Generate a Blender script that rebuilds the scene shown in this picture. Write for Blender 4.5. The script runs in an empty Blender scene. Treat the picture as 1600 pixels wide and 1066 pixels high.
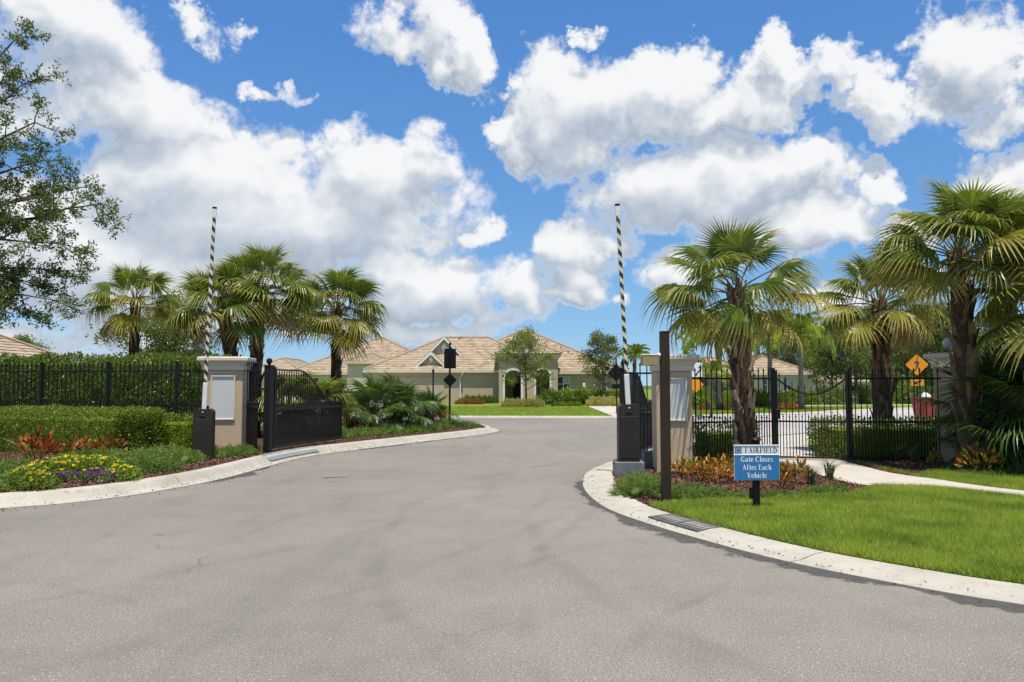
import bpy, math, random
import numpy as np
from mathutils import Vector, Matrix
from math import radians as R, sin, cos, pi

# ---------------------------------------------------------------- camera
scene = bpy.context.scene
COL = scene.collection
EYE = 1.6
PITCH = math.atan(69 / 1200)
cam = bpy.data.cameras.new('camera'); cam.sensor_width = 36; cam.lens = 27
cam.clip_start = .05; cam.clip_end = 3000
camo = bpy.data.objects.new('camera', cam); COL.objects.link(camo)
camo.location = (0, 0, EYE); camo.rotation_euler = (R(90) + PITCH, 0, 0)
scene.camera = camo

# survey of the site: image bearing -> place on level ground, in metres
def ray(px, py):
    u, v = (px - 800) / 1200, (533 - py) / 1200
    return Vector((u, cos(PITCH) - v * sin(PITCH), sin(PITCH) + v * cos(PITCH)))
def gp(px, py, z=0.):
    d = ray(px, py); t = (z - EYE) / d.z
    return (d.x * t, d.y * t)
def zat(py, y):
    d = ray(800, py); return EYE + d.z * y / d.y
def xat(px, y): return (px - 800) / 1200 * y

# ---------------------------------------------------------------- sky, sun, exposure
SUN = Vector((.05, -.26, .964)).normalized()
world = bpy.data.worlds.new('World'); scene.world = world; world.use_nodes = True
wt = world.node_tree; wt.nodes.clear()
def N(t, typ, **kw):
    n = t.nodes.new(typ)
    for k, v in kw.items():
        if k.startswith('i_'):
            key = k[2:]
            n.inputs[int(key) if key.isdigit() else key.replace('_', ' ')].default_value = v
        else: setattr(n, k, v)
    return n
def math_(t, op, a, b=None, c=None, clamp=False):
    n = t.nodes.new('ShaderNodeMath'); n.operation = op; n.use_clamp = clamp
    for i, x in enumerate((a, b, c)):
        if x is None: continue
        if isinstance(x, (int, float)): n.inputs[i].default_value = x
        else: t.links.new(x, n.inputs[i])
    return n.outputs[0]
def vmath(t, op, a, b=None, out=0):
    n = t.nodes.new('ShaderNodeVectorMath'); n.operation = op
    for i, x in enumerate((a, b)):
        if x is None: continue
        if isinstance(x, (tuple, list)): n.inputs[i].default_value = x
        else: t.links.new(x, n.inputs[i])
    return n.outputs[out]
def smooth(t, x, lo, hi, a=0., b=1.):
    n = t.nodes.new('ShaderNodeMapRange'); n.interpolation_type = 'SMOOTHSTEP'
    t.links.new(x, n.inputs[0])
    for i, v in enumerate((lo, hi, a, b)): n.inputs[i + 1].default_value = v
    return n.outputs[0]

SKY_STRENGTH = .1
CLOUDS = [  # bearing (image survey) of each cumulus, half width, half height
 (90,60,150,75),(200,165,145,72),(320,280,190,84),(575,300,140,88),(430,350,300,95),(130,400,190,120),(300,430,240,60),
 (425,137,44,20),(310,14,58,22),(640,35,105,45),(725,85,50,50),(900,175,130,92),(1030,150,110,62),(800,200,50,60),
 (1150,150,85,55),(1290,140,68,32),(1235,95,40,45),(1365,180,55,34),(1090,290,190,80),(1215,265,85,55),(1000,300,110,45),
 (1270,345,90,45),(912,385,68,52),(905,440,62,34),(757,368,38,20),(700,455,150,55),(610,430,75,45),(820,462,60,38),
 (1050,415,50,38),(1170,375,120,34),(1515,95,80,78),(1585,140,60,52),(1360,280,42,22),(1580,268,62,36),(1410,352,60,26),
 (60,525,130,28),(250,515,150,26),(660,515,130,20),(918,35,34,20),(1500,330,50,20),(980,370,40,20),(470,505,80,18),(760,498,70,18),(140,552,140,10),(870,470,40,16),(1310,470,60,20),(1430,420,50,24),(985,462,24,14)]
def vmadd(t, a, b, c):
    n = t.nodes.new('ShaderNodeVectorMath'); n.operation = 'MULTIPLY_ADD'
    for i, x in enumerate((a, b, c)):
        if isinstance(x, (tuple, list)): n.inputs[i].default_value = x
        else: t.links.new(x, n.inputs[i])
    return n.outputs[0]
def cloud_group(name, fine):
    g = bpy.data.node_groups.new(name, 'ShaderNodeTree')
    g.interface.new_socket('Dir', in_out='INPUT', socket_type='NodeSocketVector')
    g.interface.new_socket('Density', in_out='OUTPUT', socket_type='NodeSocketFloat')
    g.interface.new_socket('Body', in_out='OUTPUT', socket_type='NodeSocketFloat')
    gi = g.nodes.new('NodeGroupInput'); go = g.nodes.new('NodeGroupOutput')
    d = gi.outputs[0]
    n1 = N(g, 'ShaderNodeTexNoise', i_Scale=9., i_Detail=6. if fine else 3., i_Roughness=.62); g.links.new(d, n1.inputs['Vector'])
    sep = g.nodes.new('ShaderNodeSeparateXYZ'); g.links.new(d, sep.inputs[0])
    az = math_(g, 'ARCTAN2', sep.outputs[0], sep.outputs[1])
    el = math_(g, 'ARCSINE', sep.outputs[2])
    cmb = g.nodes.new('ShaderNodeCombineXYZ'); g.links.new(az, cmb.inputs[0]); g.links.new(el, cmb.inputs[1])
    amp = math_(g, 'MULTIPLY_ADD', el, 2.3, .22); amp = math_(g, 'MINIMUM', math_(g, 'MAXIMUM', amp, .22), 1.)
    sc = g.nodes.new('ShaderNodeVectorMath'); sc.operation = 'SCALE'; g.links.new(amp, sc.inputs['Scale'])
    g.links.new(vmadd(g, n1.outputs['Color'], (.27, .21, 0), (-.135, -.105, 0)), sc.inputs[0])
    p = vmath(g, 'ADD', cmb.outputs[0], sc.outputs[0])
    best = None
    for (cx, cy, rx, ry) in CLOUDS:
        r = ray(cx, cy).normalized()
        a, e = math.atan2(r.x, r.y), math.asin(r.z)
        sx, sy = 1200 / rx * .98, 1200 / ry * .98; k = .45 + .55 * min(1, ry / 80)
        q = vmadd(g, p, (sx, sy, 0), (-a * sx, -e * sy, 0))
        l = math_(g, 'MULTIPLY_ADD', vmath(g, 'DOT_PRODUCT', q, q, out=1), -k * .8, k * .8)
        best = l if best is None else math_(g, 'MAXIMUM', best, l)
    best = math_(g, 'MAXIMUM', best, -1.)
    # unseen broken cumulus beyond the frame, its cover tuned for fill light
    n2 = N(g, 'ShaderNodeTexNoise', i_Scale=3.1, i_Detail=1.); g.links.new(d, n2.inputs['Vector'])
    m = math_(g, 'MAXIMUM', smooth(g, math_(g, 'ABSOLUTE', az), .56, .72), smooth(g, el, .44, .56))
    gen = math_(g, 'ADD', math_(g, 'MULTIPLY_ADD', n2.outputs[0], 5., -2.9), math_(g, 'MULTIPLY_ADD', m, 1.5, -1.5))
    dens = math_(g, 'MAXIMUM', best, gen)
    g.links.new(dens, go.inputs[1])
    if fine:
        n3 = N(g, 'ShaderNodeTexNoise', i_Scale=15., i_Detail=6., i_Roughness=.6); g.links.new(d, n3.inputs['Vector'])
        dens = math_(g, 'ADD', dens, math_(g, 'MULTIPLY_ADD', n3.outputs[0], 2.0, -1.03))
    g.links.new(dens, go.inputs[0])
    return g
def build_world():
    t = wt
    out = N(t, 'ShaderNodeOutputWorld'); bg = N(t, 'ShaderNodeBackground', i_Strength=SKY_STRENGTH)
    sky = N(t, 'ShaderNodeTexSky', sky_type='NISHITA', sun_disc=False, sun_elevation=math.asin(SUN.z),
            sun_rotation=math.atan2(SUN.x, SUN.y), air_density=1.0, dust_density=.0, ozone_density=1.5)
    tc = N(t, 'ShaderNodeTexCoord'); d = tc.outputs['Generated']
    g1 = t.nodes.new('ShaderNodeGroup'); g1.node_tree = cloud_group('cumulus', True); t.links.new(d, g1.inputs[0])
    up = vmath(t, 'NORMALIZE', vmath(t, 'ADD', d, (.01, 0, .038)))
    g2 = t.nodes.new('ShaderNodeGroup'); g2.node_tree = cloud_group('cumulus_above', False); t.links.new(up, g2.inputs[0])
    alpha = smooth(t, g1.outputs[0], -.18, .36)
    relief = math_(t, 'SUBTRACT', g1.outputs[1], g2.outputs[1])
    relief = math_(t, 'MULTIPLY_ADD', math_(t, 'SUBTRACT', g1.outputs[0], g1.outputs[1]), .3, relief)
    lit = smooth(t, relief, -.56, .46)
    thin = smooth(t, g1.outputs[0], .42, .02)
    lit = math_(t, 'MAXIMUM', lit, math_(t, 'MULTIPLY', thin, .7))
    cr = N(t, 'ShaderNodeValToRGB'); t.links.new(lit, cr.inputs[0])
    e = cr.color_ramp.elements
    e[0].position = 0; e[0].color = (.30, .37, .46, 1)
    e[1].position = 1; e[1].color = (.82, .825, .83, 1)
    m_ = cr.color_ramp.elements.new(.55); m_.color = (.54, .585, .64, 1)
    csc = vmath(t, 'MULTIPLY', cr.outputs[0], (1 / SKY_STRENGTH,) * 3)
    sp = t.nodes.new('ShaderNodeSeparateXYZ'); t.links.new(d, sp.inputs[0])
    sr = N(t, 'ShaderNodeValToRGB'); t.links.new(sp.outputs[2], sr.inputs[0]); e = sr.color_ramp.elements
    SK = [(0., (.29, .52, .74)), (.08, (.20, .44, .74)), (.22, (.115, .31, .66)), (.42, (.072, .23, .59)), (1., (.04, .15, .45))]
    while len(e) < 5: e.new(.5)
    for q, (ps, c) in zip(e, SK): q.position = ps; q.color = (*c, 1)
    air = vmath(t, 'MULTIPLY', sr.outputs[0], (1 / SKY_STRENGTH,) * 3)
    skyc = N(t, 'ShaderNodeMix', data_type='RGBA', i_0=.82); t.links.new(sky.outputs[0], skyc.inputs[6]); t.links.new(air, skyc.inputs[7])
    mix = N(t, 'ShaderNodeMix', data_type='RGBA'); t.links.new(math_(t, 'MULTIPLY', alpha, .97), mix.inputs[0])
    t.links.new(skyc.outputs[2], mix.inputs[6]); t.links.new(csc, mix.inputs[7])
    t.links.new(mix.outputs[2], bg.inputs[0]); t.links.new(bg.outputs[0], out.inputs[0])
    return skyc
SKYC = build_world()
world.cycles.sampling_method = 'MANUAL'; world.cycles.sample_map_resolution = 256
sun = bpy.data.lights.new('sun', 'SUN'); sun.energy = 5.0; sun.angle = R(.53); sun.color = (1, .95, .86)
suno = bpy.data.objects.new('sun', sun); COL.objects.link(suno)
suno.rotation_euler = (-SUN).to_track_quat('-Z', 'Y').to_euler()
vs = scene.view_settings; vs.view_transform = 'Standard'; vs.look = 'None'; vs.exposure = .2; vs.gamma = 1.; vs.use_curve_mapping = False
scene.cycles.use_adaptive_sampling = True; scene.cycles.adaptive_threshold = .025; scene.cycles.max_bounces = 5; scene.cycles.diffuse_bounces = 2; scene.cycles.glossy_bounces = 2
scene.cycles.transmission_bounces = 4; scene.cycles.transparent_max_bounces = 4
scene.cycles.use_denoising = True

# ---------------------------------------------------------------- materials
def new_mat(name):
    m = bpy.data.materials.new(name); m.use_nodes = True
    t = m.node_tree; t.nodes.clear()
    o = N(t, 'ShaderNodeOutputMaterial'); b = N(t, 'ShaderNodeBsdfPrincipled'); t.links.new(b.outputs[0], o.inputs[0])
    return m, t, b, o
def ramp(t, fac, stops):
    n = N(t, 'ShaderNodeValToRGB'); t.links.new(fac, n.inputs[0]); e = n.color_ramp.elements
    while len(e) < len(stops): e.new(.5)
    for el, (p, c) in zip(e, stops): el.position = p; el.color = (*c, 1)
    return n.outputs[0]
def noise(t, scale, detail=4., rough=.55, coord='Object', kind='ShaderNodeTexNoise', vec=None, stretch=None, dist=0.):
    n = N(t, kind)
    n.inputs['Scale'].default_value = scale
    if kind == 'ShaderNodeTexNoise':
        n.inputs['Detail'].default_value = detail; n.inputs['Roughness'].default_value = rough; n.inputs['Distortion'].default_value = dist
    if vec is None: vec = N(t, 'ShaderNodeTexCoord').outputs[coord]
    if stretch: vec = vmath(t, 'MULTIPLY', vec, stretch)
    t.links.new(vec, n.inputs['Vector'])
    return n.outputs[0]
def mixc(t, fac, a, b, mode='MIX'):
    n = N(t, 'ShaderNodeMix', data_type='RGBA', blend_type=mode)
    for i, x in ((0, fac), (6, a), (7, b)):
        if isinstance(x, (int, float)): n.inputs[i].default_value = x
        elif isinstance(x, tuple): n.inputs[i].default_value = (*x, 1)
        else: t.links.new(x, n.inputs[i])
    return n.outputs[2]
def bump(t, b, h, strength=.3, dist=.01):
    n = N(t, 'ShaderNodeBump', i_Strength=strength, i_Distance=dist); t.links.new(h, n.inputs['Height'])
    t.links.new(n.outputs[0], b.inputs['Normal'])
def plain(name, c1, c2=None, rough=.7, scale=8., detail=5., bs=.2, bd=.005, bscale=None, spec=.4, metal=0., fine=0.):
    m, t, b, o = new_mat(name)
    c2 = c2 or tuple(x * .8 for x in c1)
    f = noise(t, scale, detail)
    c = ramp(t, f, [(.3, c2), (.7, c1)])
    if fine:
        g = noise(t, scale * 22, 2)
        c = mixc(t, fine, c, ramp(t, g, [(.3, (.1, .1, .1)), (.7, (1., 1., 1.))]), 'MULTIPLY')
    t.links.new(c, b.inputs['Base Color'])
    b.inputs['Roughness'].default_value = rough; b.inputs['Specular IOR Level'].default_value = spec; b.inputs['Metallic'].default_value = metal
    if bs: bump(t, b, noise(t, bscale or scale * 8, 3), bs, bd)
    return m
def leafmat(name, cols, trans=.3, rough=.42, tip=None, spec=.45):
    m, t, b, o = new_mat(name)
    geo = N(t, 'ShaderNodeNewGeometry'); oi = N(t, 'ShaderNodeObjectInfo')
    k = len(cols)
    c = ramp(t, geo.outputs['Random Per Island'], [(i / max(1, k - 1), x) for i, x in enumerate(cols)])
    v = N(t, 'ShaderNodeHueSaturation'); t.links.new(c, v.inputs['Color'])
    t.links.new(math_(t, 'MULTIPLY_ADD', oi.outputs['Random'], .4, .8), v.inputs['Value'])
    c = v.outputs[0]
    if tip:
        uv = N(t, 'ShaderNodeUVMap'); s = N(t, 'ShaderNodeSeparateXYZ'); t.links.new(uv.outputs[0], s.inputs[0])
        f = smooth(t, s.outputs[0], tip[1], tip[2])
        c = mixc(t, math_(t, 'MULTIPLY', f, tip[3]), c, tip[0])
    t.links.new(c, b.inputs['Base Color']); b.inputs['Roughness'].default_value = rough
    b.inputs['Specular IOR Level'].default_value = spec
    tr = N(t, 'ShaderNodeBsdfTranslucent')
    hs = N(t, 'ShaderNodeHueSaturation', i_Value=1.5, i_Hue=.49); t.links.new(c, hs.inputs['Color']); t.links.new(hs.outputs[0], tr.inputs[0])
    mx = N(t, 'ShaderNodeMixShader', i_0=trans); t.links.new(b.outputs[0], mx.inputs[1]); t.links.new(tr.outputs[0], mx.inputs[2])
    t.links.new(mx.outputs[0], o.inputs[0])
    return m
MT = {}
def asphalt(name, base, speck, tracks=False):
    m, t, b, o = new_mat(name)
    vec = N(t, 'ShaderNodeTexCoord').outputs['Object']
    big = noise(t, .16, 6, .62, vec=vec); mid = noise(t, 1.6, 7, .66, vec=vec); fine = noise(t, 95, 2, .75, vec=vec); grit = noise(t, 38, 3, .7, vec=vec)
    k = tuple(x * .85 for x in base); w = tuple(min(1, x * 1.12) for x in base)
    c = ramp(t, big, [(.34, k), (.5, base), (.66, w)])
    c = mixc(t, .4, c, ramp(t, mid, [(.3, (.74, .73, .72)), (.5, (1., 1., 1.)), (.72, (1.14, 1.13, 1.11))]), 'MULTIPLY')
    c = mixc(t, 1., c, ramp(t, fine, [(.28, (.40, .40, .40)), (.5, (1., 1., 1.)), (.74, (1.75, 1.74, 1.72))]), 'MULTIPLY')
    c = mixc(t, .5, c, ramp(t, grit, [(.3, (.6, .6, .6)), (.55, (1.05, 1.05, 1.05))]), 'MULTIPLY')
    vo = N(t, 'ShaderNodeTexVoronoi', i_Scale=42.); t.links.new(vec, vo.inputs['Vector'])
    sp = math_(t, 'MULTIPLY', smooth(t, vo.outputs['Distance'], .24, .12), smooth(t, math_(t, 'FRACT', math_(t, 'MULTIPLY', vo.outputs['Color'], 7.3)), .66, .74))
    c = mixc(t, math_(t, 'MULTIPLY', sp, .75), c, speck)
    # drifts of tyre grime along the travel direction, oil drips, hair cracks
    st = noise(t, .7, 6, .62, vec=vec, stretch=(1.5, .22, 1), dist=.9)
    c = mixc(t, math_(t, 'MULTIPLY', smooth(t, st, .53, .72), .22), c, tuple(x * .45 for x in base))
    if tracks:
        pn = N(t, 'ShaderNodeTexNoise', i_Scale=.5, i_Detail=3.); t.links.new(vec, pn.inputs['Vector'])
        pv = vmath(t, 'ADD', vec, vmath(t, 'MULTIPLY', pn.outputs['Color'], (.5, .5, 0)))
        br = noise(t, .9, 4, vec=vec)
        for cx, cy, r, wd, kk in ((9.5, 9.0, 10.9, .13, .22), (9.5, 9.0, 9.3, .13, .18), (-14.5, 15.5, 14.6, .12, .18), (-14.5, 15.5, 16.2, .12, .15), (12.5, 5.2, 12.4, .11, .17), (6.2, 2.2, 6.1, .07, .27), (6.2, 2.2, 7.7, .10, .17), (-8, -2, 9.4, .1, .15)):
            l = vmath(t, 'LENGTH', vmath(t, 'MULTIPLY', vmath(t, 'SUBTRACT', pv, (cx + .25, cy + .25, 0)), (1, 1, 0)), out=1)
            f = smooth(t, math_(t, 'ABSOLUTE', math_(t, 'SUBTRACT', l, r)), wd, wd * .2)
            f = math_(t, 'MULTIPLY', math_(t, 'MULTIPLY', f, smooth(t, br, .38, .62)), kk)
            c = mixc(t, f, c, tuple(x * .42 for x in base))
    od = N(t, 'ShaderNodeTexVoronoi', i_Scale=.9); t.links.new(vmath(t, 'MULTIPLY', vec, (1, 1, 0)), od.inputs['Vector'])
    oil = math_(t, 'MULTIPLY', smooth(t, od.outputs['Distance'], .07, .02), smooth(t, math_(t, 'FRACT', math_(t, 'MULTIPLY', od.outputs['Color'], 5.7)), .6, .7))
    c = mixc(t, math_(t, 'MULTIPLY', oil, .4), c, (.06, .055, .05))
    nn = N(t, 'ShaderNodeTexNoise', i_Scale=1.2, i_Detail=6.); t.links.new(vec, nn.inputs['Vector'])
    vv = vmath(t, 'ADD', vec, vmath(t, 'MULTIPLY', nn.outputs['Color'], (1.1, 1.1, 0)))
    ve = N(t, 'ShaderNodeTexVoronoi', feature='DISTANCE_TO_EDGE', i_Scale=.3); t.links.new(vv, ve.inputs['Vector'])
    crack = math_(t, 'MULTIPLY', smooth(t, ve.outputs['Distance'], .003, .001), smooth(t, noise(t, .35, 2, vec=vec), .54, .64))
    c = mixc(t, math_(t, 'MULTIPLY', crack, .55), c, (.07, .062, .055))
    t.links.new(c, b.inputs['Base Color']); b.inputs['Roughness'].default_value = .85; b.inputs['Specular IOR Level'].default_value = .25
    bump(t, b, math_(t, 'SUBTRACT', fine, crack), .6, .006)
    return m
MT['asphalt'] = asphalt('asphalt', (.226, .203, .170), (.55, .53, .48), True)
MT['asphalt_dark'] = asphalt('asphalt_dark', (.085, .078, .074), (.2, .19, .18))
MT['street'] = asphalt('street_asphalt', (.44, .41, .38), (.5, .48, .46))
def concrete(name, c1, c2, stain):
    m, t, b, o = new_mat(name)
    c = ramp(t, noise(t, 1.4, 6, .6), [(.3, c2), (.65, c1)])
    c = mixc(t, .5, c, ramp(t, noise(t, 40, 3, .7), [(.3, (.7, .7, .7)), (.6, (1., 1., 1.))]), 'MULTIPLY')
    s = math_(t, 'MULTIPLY', smooth(t, noise(t, 5.5, 7, .7, dist=1.), .55, .68), .6)
    c = mixc(t, s, c, stain)
    sp = math_(t, 'MULTIPLY', smooth(t, noise(t, 13, 6, .75), .64, .69), .75)
    c = mixc(t, sp, c, (.1, .085, .07))
    t.links.new(c, b.inputs['Base Color']); b.inputs['Roughness'].default_value = .85
    bump(t, b, noise(t, 60, 4, .7), .35, .004)
    return m
MT['kerb'] = concrete('kerb_concrete', (.50, .46, .375), (.38, .345, .275), (.27, .21, .135))
MT['walk'] = concrete('walk_concrete', (.55, .50, .42), (.46, .415, .345), (.40, .34, .26))
MT['grate_conc'] = plain('grate_grey', (.30, .32, .32), (.2, .22, .22), .7)
MT['plinth'] = plain('plinth_grey', (.17, .185, .19), (.12, .13, .135), .7)
MT['iron'] = plain('cast_iron', (.13, .13, .13), (.07, .07, .07), .6, spec=.5)
MT['shade_black'] = plain('pit_shade_black', (.012, .012, .012), rough=.9)  # black colour stands in for the shade below the storm grate
def stucco(name, c1, c2):
    m, t, b, o = new_mat(name)
    c = ramp(t, noise(t, 2.2, 5), [(.3, c2), (.7, c1)])
    h = noise(t, 55, 4, .65)
    c = mixc(t, .35, c, ramp(t, h, [(.3, (.72, .72, .72)), (.6, (1., 1., 1.))]), 'MULTIPLY')
    t.links.new(c, b.inputs['Base Color']); b.inputs['Roughness'].default_value = .9; b.inputs['Specular IOR Level'].default_value = .2
    bump(t, b, h, .8, .012)
    return m
MT['stucco'] = stucco('taupe_stucco', (.60, .46, .30), (.55, .42, .27))
MT['house_stucco'] = stucco('house_stucco', (.53, .42, .285), (.495, .39, .265))
MT['pale_stucco'] = stucco('pale_stucco', (.72, .63, .48), (.66, .575, .44))
MT['trim'] = plain('cream_trim', (.68, .60, .465), (.62, .545, .42), .75, scale=3)
MT['white'] = plain('white_paint', (.78, .77, .73), (.70, .69, .65), .5, scale=3, bs=.05)
MT['plaque'] = plain('pale_plaque', (.62, .63, .58), (.56, .57, .52), .6, scale=2, bs=.05)
MT['bronze'] = plain('bronze_black_paint', (.012, .0105, .009), (.008, .007, .006), .5, scale=5, bs=.05, spec=.3)
MT['box_brown'] = plain('cabinet_brown_paint', (.036, .028, .022), (.024, .019, .015), .5, scale=3, bs=.06, spec=.3)
MT['post_brown'] = plain('post_brown_paint', (.042, .026, .016), (.028, .018, .011), .6, scale=4, bs=.1, spec=.25)
MT['tan'] = plain('tan_enclosure', (.34, .26, .12), (.30, .23, .11), .5, scale=4, bs=.05)
MT['black'] = plain('black_metal', (.006, .006, .0065), (.004, .004, .0045), .5, bs=.05, spec=.25)
MT['steel'] = plain('galvanised', (.5, .52, .53), (.4, .42, .43), .4, metal=.3, bs=.05)
MT['orange'] = plain('orange_sign_sheet', (.85, .33, .02), (.8, .3, .02), .4, bs=0)
MT['signwhite'] = plain('white_sign_sheet', (.78, .79, .80), (.74, .75, .76), .4, bs=0)
MT['signblue'] = plain('blue_sign_print', (.035, .19, .44), (.03, .175, .41), .45, bs=0)
MT['logo_blue'] = plain('logo_blue_print', (.05, .13, .33), (.045, .12, .31), .5, bs=0)
MT['ink'] = plain('dark_ink', (.03, .035, .06), (.03, .035, .06), .5, bs=0)
MT['red_bin'] = plain('faded_red_plastic', (.50, .085, .085), (.38, .06, .06), .6, scale=5)
MT['bag_blue'] = plain('blue_bag', (.18, .3, .42), rough=.4)
MT['glass'] = plain('window_glass', (.03, .035, .04), (.02, .022, .025), .06, bs=0, spec=.8)
MT['blind'] = plain('window_blind', (.55, .55, .5), rough=.7)
MT['dark_room'] = plain('dark_door_wood', (.035, .025, .02), (.02, .015, .012), .6)
MT['screen'] = plain('lanai_mesh', (.035, .035, .033), (.025, .025, .024), .8)
def stripes():
    m, t, b, o = new_mat('barrier_stripes')
    s = N(t, 'ShaderNodeSeparateXYZ'); t.links.new(N(t, 'ShaderNodeTexCoord').outputs['Object'], s.inputs[0])
    a = math_(t, 'ADD', math_(t, 'MULTIPLY', s.outputs[2], 5.2), math_(t, 'MULTIPLY', s.outputs[0], 6.5))
    f = math_(t, 'GREATER_THAN', math_(t, 'FRACT', a), .52)
    c = mixc(t, f, (.016, .016, .016), (.70, .62, .40))
    c = mixc(t, math_(t, 'MULTIPLY', smooth(t, noise(t, 9, 4), .5, .7), .4), c, (.5, .5, .46))
    t.links.new(c, b.inputs['Base Color']); b.inputs['Roughness'].default_value = .5
    return m
MT['stripes'] = stripes()
def tiles(name, cols):
    m, t, b, o = new_mat(name)
    uv = N(t, 'ShaderNodeUVMap')
    br = N(t, 'ShaderNodeTexBrick', i_Scale=1., offset=.5); br.inputs['Brick Width'].default_value = .42; br.inputs['Row Height'].default_value = .36
    br.inputs['Mortar Size'].default_value = .012; br.inputs['Color1'].default_value = (0, 0, 0, 1); br.inputs['Color2'].default_value = (1, 1, 1, 1)
    br.inputs['Mortar'].default_value = (.5, .5, .5, 1); t.links.new(uv.outputs[0], br.inputs['Vector'])
    c = ramp(t, br.outputs['Color'], [(i / (len(cols) - 1), x) for i, x in enumerate(cols)])
    pn = noise(t, 2.2, 4, coord='UV', stretch=(.35, 2.4, 1))
    c = mixc(t, .6, c, ramp(t, pn, [(.3, (.62, .60, .60)), (.65, (1.08, 1.06, 1.04))]), 'MULTIPLY')
    c = mixc(t, math_(t, 'MULTIPLY', br.outputs['Fac'], .5), c, (.12, .09, .07))
    t.links.new(c, b.inputs['Base Color']); b.inputs['Roughness'].default_value = .85
    return m
MT['tiles'] = tiles('roof_tiles', [(.28, .205, .13), (.42, .32, .205), (.40, .31, .215), (.50, .385, .25), (.34, .26, .175)])
MT['tiles_cap'] = plain('ridge_cap_tile', (.42, .31, .22), (.32, .235, .165), .85, scale=6)
def lawnmat(name, c1, c2, c3):
    m, t, b, o = new_mat(name)
    c = ramp(t, noise(t, .5, 6, .65), [(.3, c2), (.55, c1), (.75, c3)])
    f = noise(t, 30, 4, .75)
    c = mixc(t, .8, c, ramp(t, f, [(.3, (.5, .5, .45)), (.65, (1.15, 1.15, 1.05))]), 'MULTIPLY')
    t.links.new(c, b.inputs['Base Color']); b.inputs['Roughness'].default_value = .9; b.inputs['Specular IOR Level'].default_value = .1
    bump(t, b, f, .9, .03)
    return m
MT['lawn'] = lawnmat('lawn_turf', (.185, .25, .042), (.15, .21, .034), (.235, .275, .06))
MT['lawn_soil'] = lawnmat('lawn_thatch', (.10, .13, .03), (.075, .085, .03), (.12, .15, .04))
MT['ground'] = lawnmat('ground_turf', (.10, .13, .04), (.085, .11, .035), (.13, .15, .05))
def grassmat():
    m = leafmat('grass_blades', [(.15, .245, .018), (.23, .335, .026), (.32, .41, .05), (.19, .29, .02), (.40, .40, .11)], .42, .5, spec=.25)
    t = m.node_tree; b = next(n for n in t.nodes if n.type == 'BSDF_PRINCIPLED'); src = b.inputs['Base Color'].links[0].from_socket
    pos = N(t, 'ShaderNodeTexCoord').outputs['Object']
    c = mixc(t, 1., src, ramp(t, noise(t, 1.1, 5, .65, vec=pos), [(.32, (.58, .66, .6)), (.5, (1., 1., 1.)), (.68, (1.42, 1.2, 1.3))]), 'MULTIPLY')
    for l in list(src.links):
        if l.to_node.type in ('BSDF_PRINCIPLED', 'HUE_SAT') and l.to_node != src.node: t.links.new(c, l.to_socket)
    return m
MT['grass'] = grassmat()
def mulchmat(name):
    m, t, b, o = new_mat(name)
    geo = N(t, 'ShaderNodeNewGeometry')
    c = ramp(t, geo.outputs['Random Per Island'], [(0, (.045, .019, .011)), (.3, (.12, .05, .028)), (.6, (.19, .085, .048)), (.88, (.26, .14, .085)), (1., (.34, .22, .145))])
    t.links.new(c, b.inputs['Base Color']); b.inputs['Roughness'].default_value = .9
    return m
MT['chips'] = mulchmat('mulch_chips')
MT['mulch'] = plain('mulch_bed', (.13, .062, .045), (.055, .027, .02), .95, scale=30, detail=6, bs=.9, bd=.03, bscale=70, spec=.1)
MT['soil'] = plain('dark_soil', (.05, .036, .024), (.03, .02, .014), .95, scale=20, bs=.8, bd=.02)
YEL = (.40, .33, .06)
MT['fan'] = leafmat('fan_palm_leaf', [(.07, .115, .011), (.11, .16, .016), (.165, .205, .026)], .38, .34, ((.56, .48, .13), .5, 1., .8))
MT['fan_y'] = leafmat('fan_palm_leaf_yellowing', [(.19, .20, .025), (.26, .25, .035), (.36, .30, .05)], .36, .42, ((.58, .46, .13), .4, .95, .85))
MT['fan_d'] = leafmat('fan_palm_leaf_dark', [(.045, .09, .014), (.07, .125, .02), (.11, .165, .028)], .3, .34, ((.16, .2, .06), .75, 1., .5), spec=.6)
MT['fan_dead'] = leafmat('fan_palm_leaf_dry', [(.30, .21, .10), (.38, .27, .13), (.24, .16, .08)], .2, .6)
MT['petiole'] = plain('petiole', (.16, .17, .05), (.12, .12, .04), .5, bs=0)
MT['queen'] = leafmat('queen_palm_leaf', [(.20, .28, .03), (.25, .33, .04), (.16, .23, .026)], .45, .45, ((.3, .3, .06), .5, 1., .5))
MT['trunk_palm'] = plain('palm_fibre', (.12, .078, .05), (.048, .03, .02), .95, scale=10, bs=.9, bd=.03, bscale=38, spec=.1)
MT['husk_brown'] = plain('palm_husk_brown', (.25, .17, .11), (.11, .07, .045), .9, scale=9, bs=.7, bd=.01, bscale=50, spec=.15)
MT['husk_tan'] = plain('palm_husk_tan', (.52, .39, .265), (.27, .185, .115), .9, scale=9, bs=.7, bd=.01, bscale=50, spec=.15)
MT['trunk_grey'] = plain('grey_palm_trunk', (.27, .23, .19), (.18, .15, .12), .9, scale=5, bs=.5, bd=.02)
MT['trunk_red'] = plain('crownshaft_brown', (.22, .11, .06), (.13, .06, .035), .85, scale=6, bs=.5)
MT['bark'] = plain('bark', (.13, .105, .08), (.07, .055, .042), .95, scale=9, bs=.8, bd=.02)
MT['oak'] = leafmat('oak_leaf', [(.06, .095, .018), (.09, .13, .022), (.13, .165, .03), (.07, .11, .02)], .36, .4)
MT['youngoak'] = leafmat('young_oak_leaf', [(.12, .17, .028), (.17, .21, .04), (.22, .25, .055), (.20, .18, .05)], .38, .5)
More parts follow.
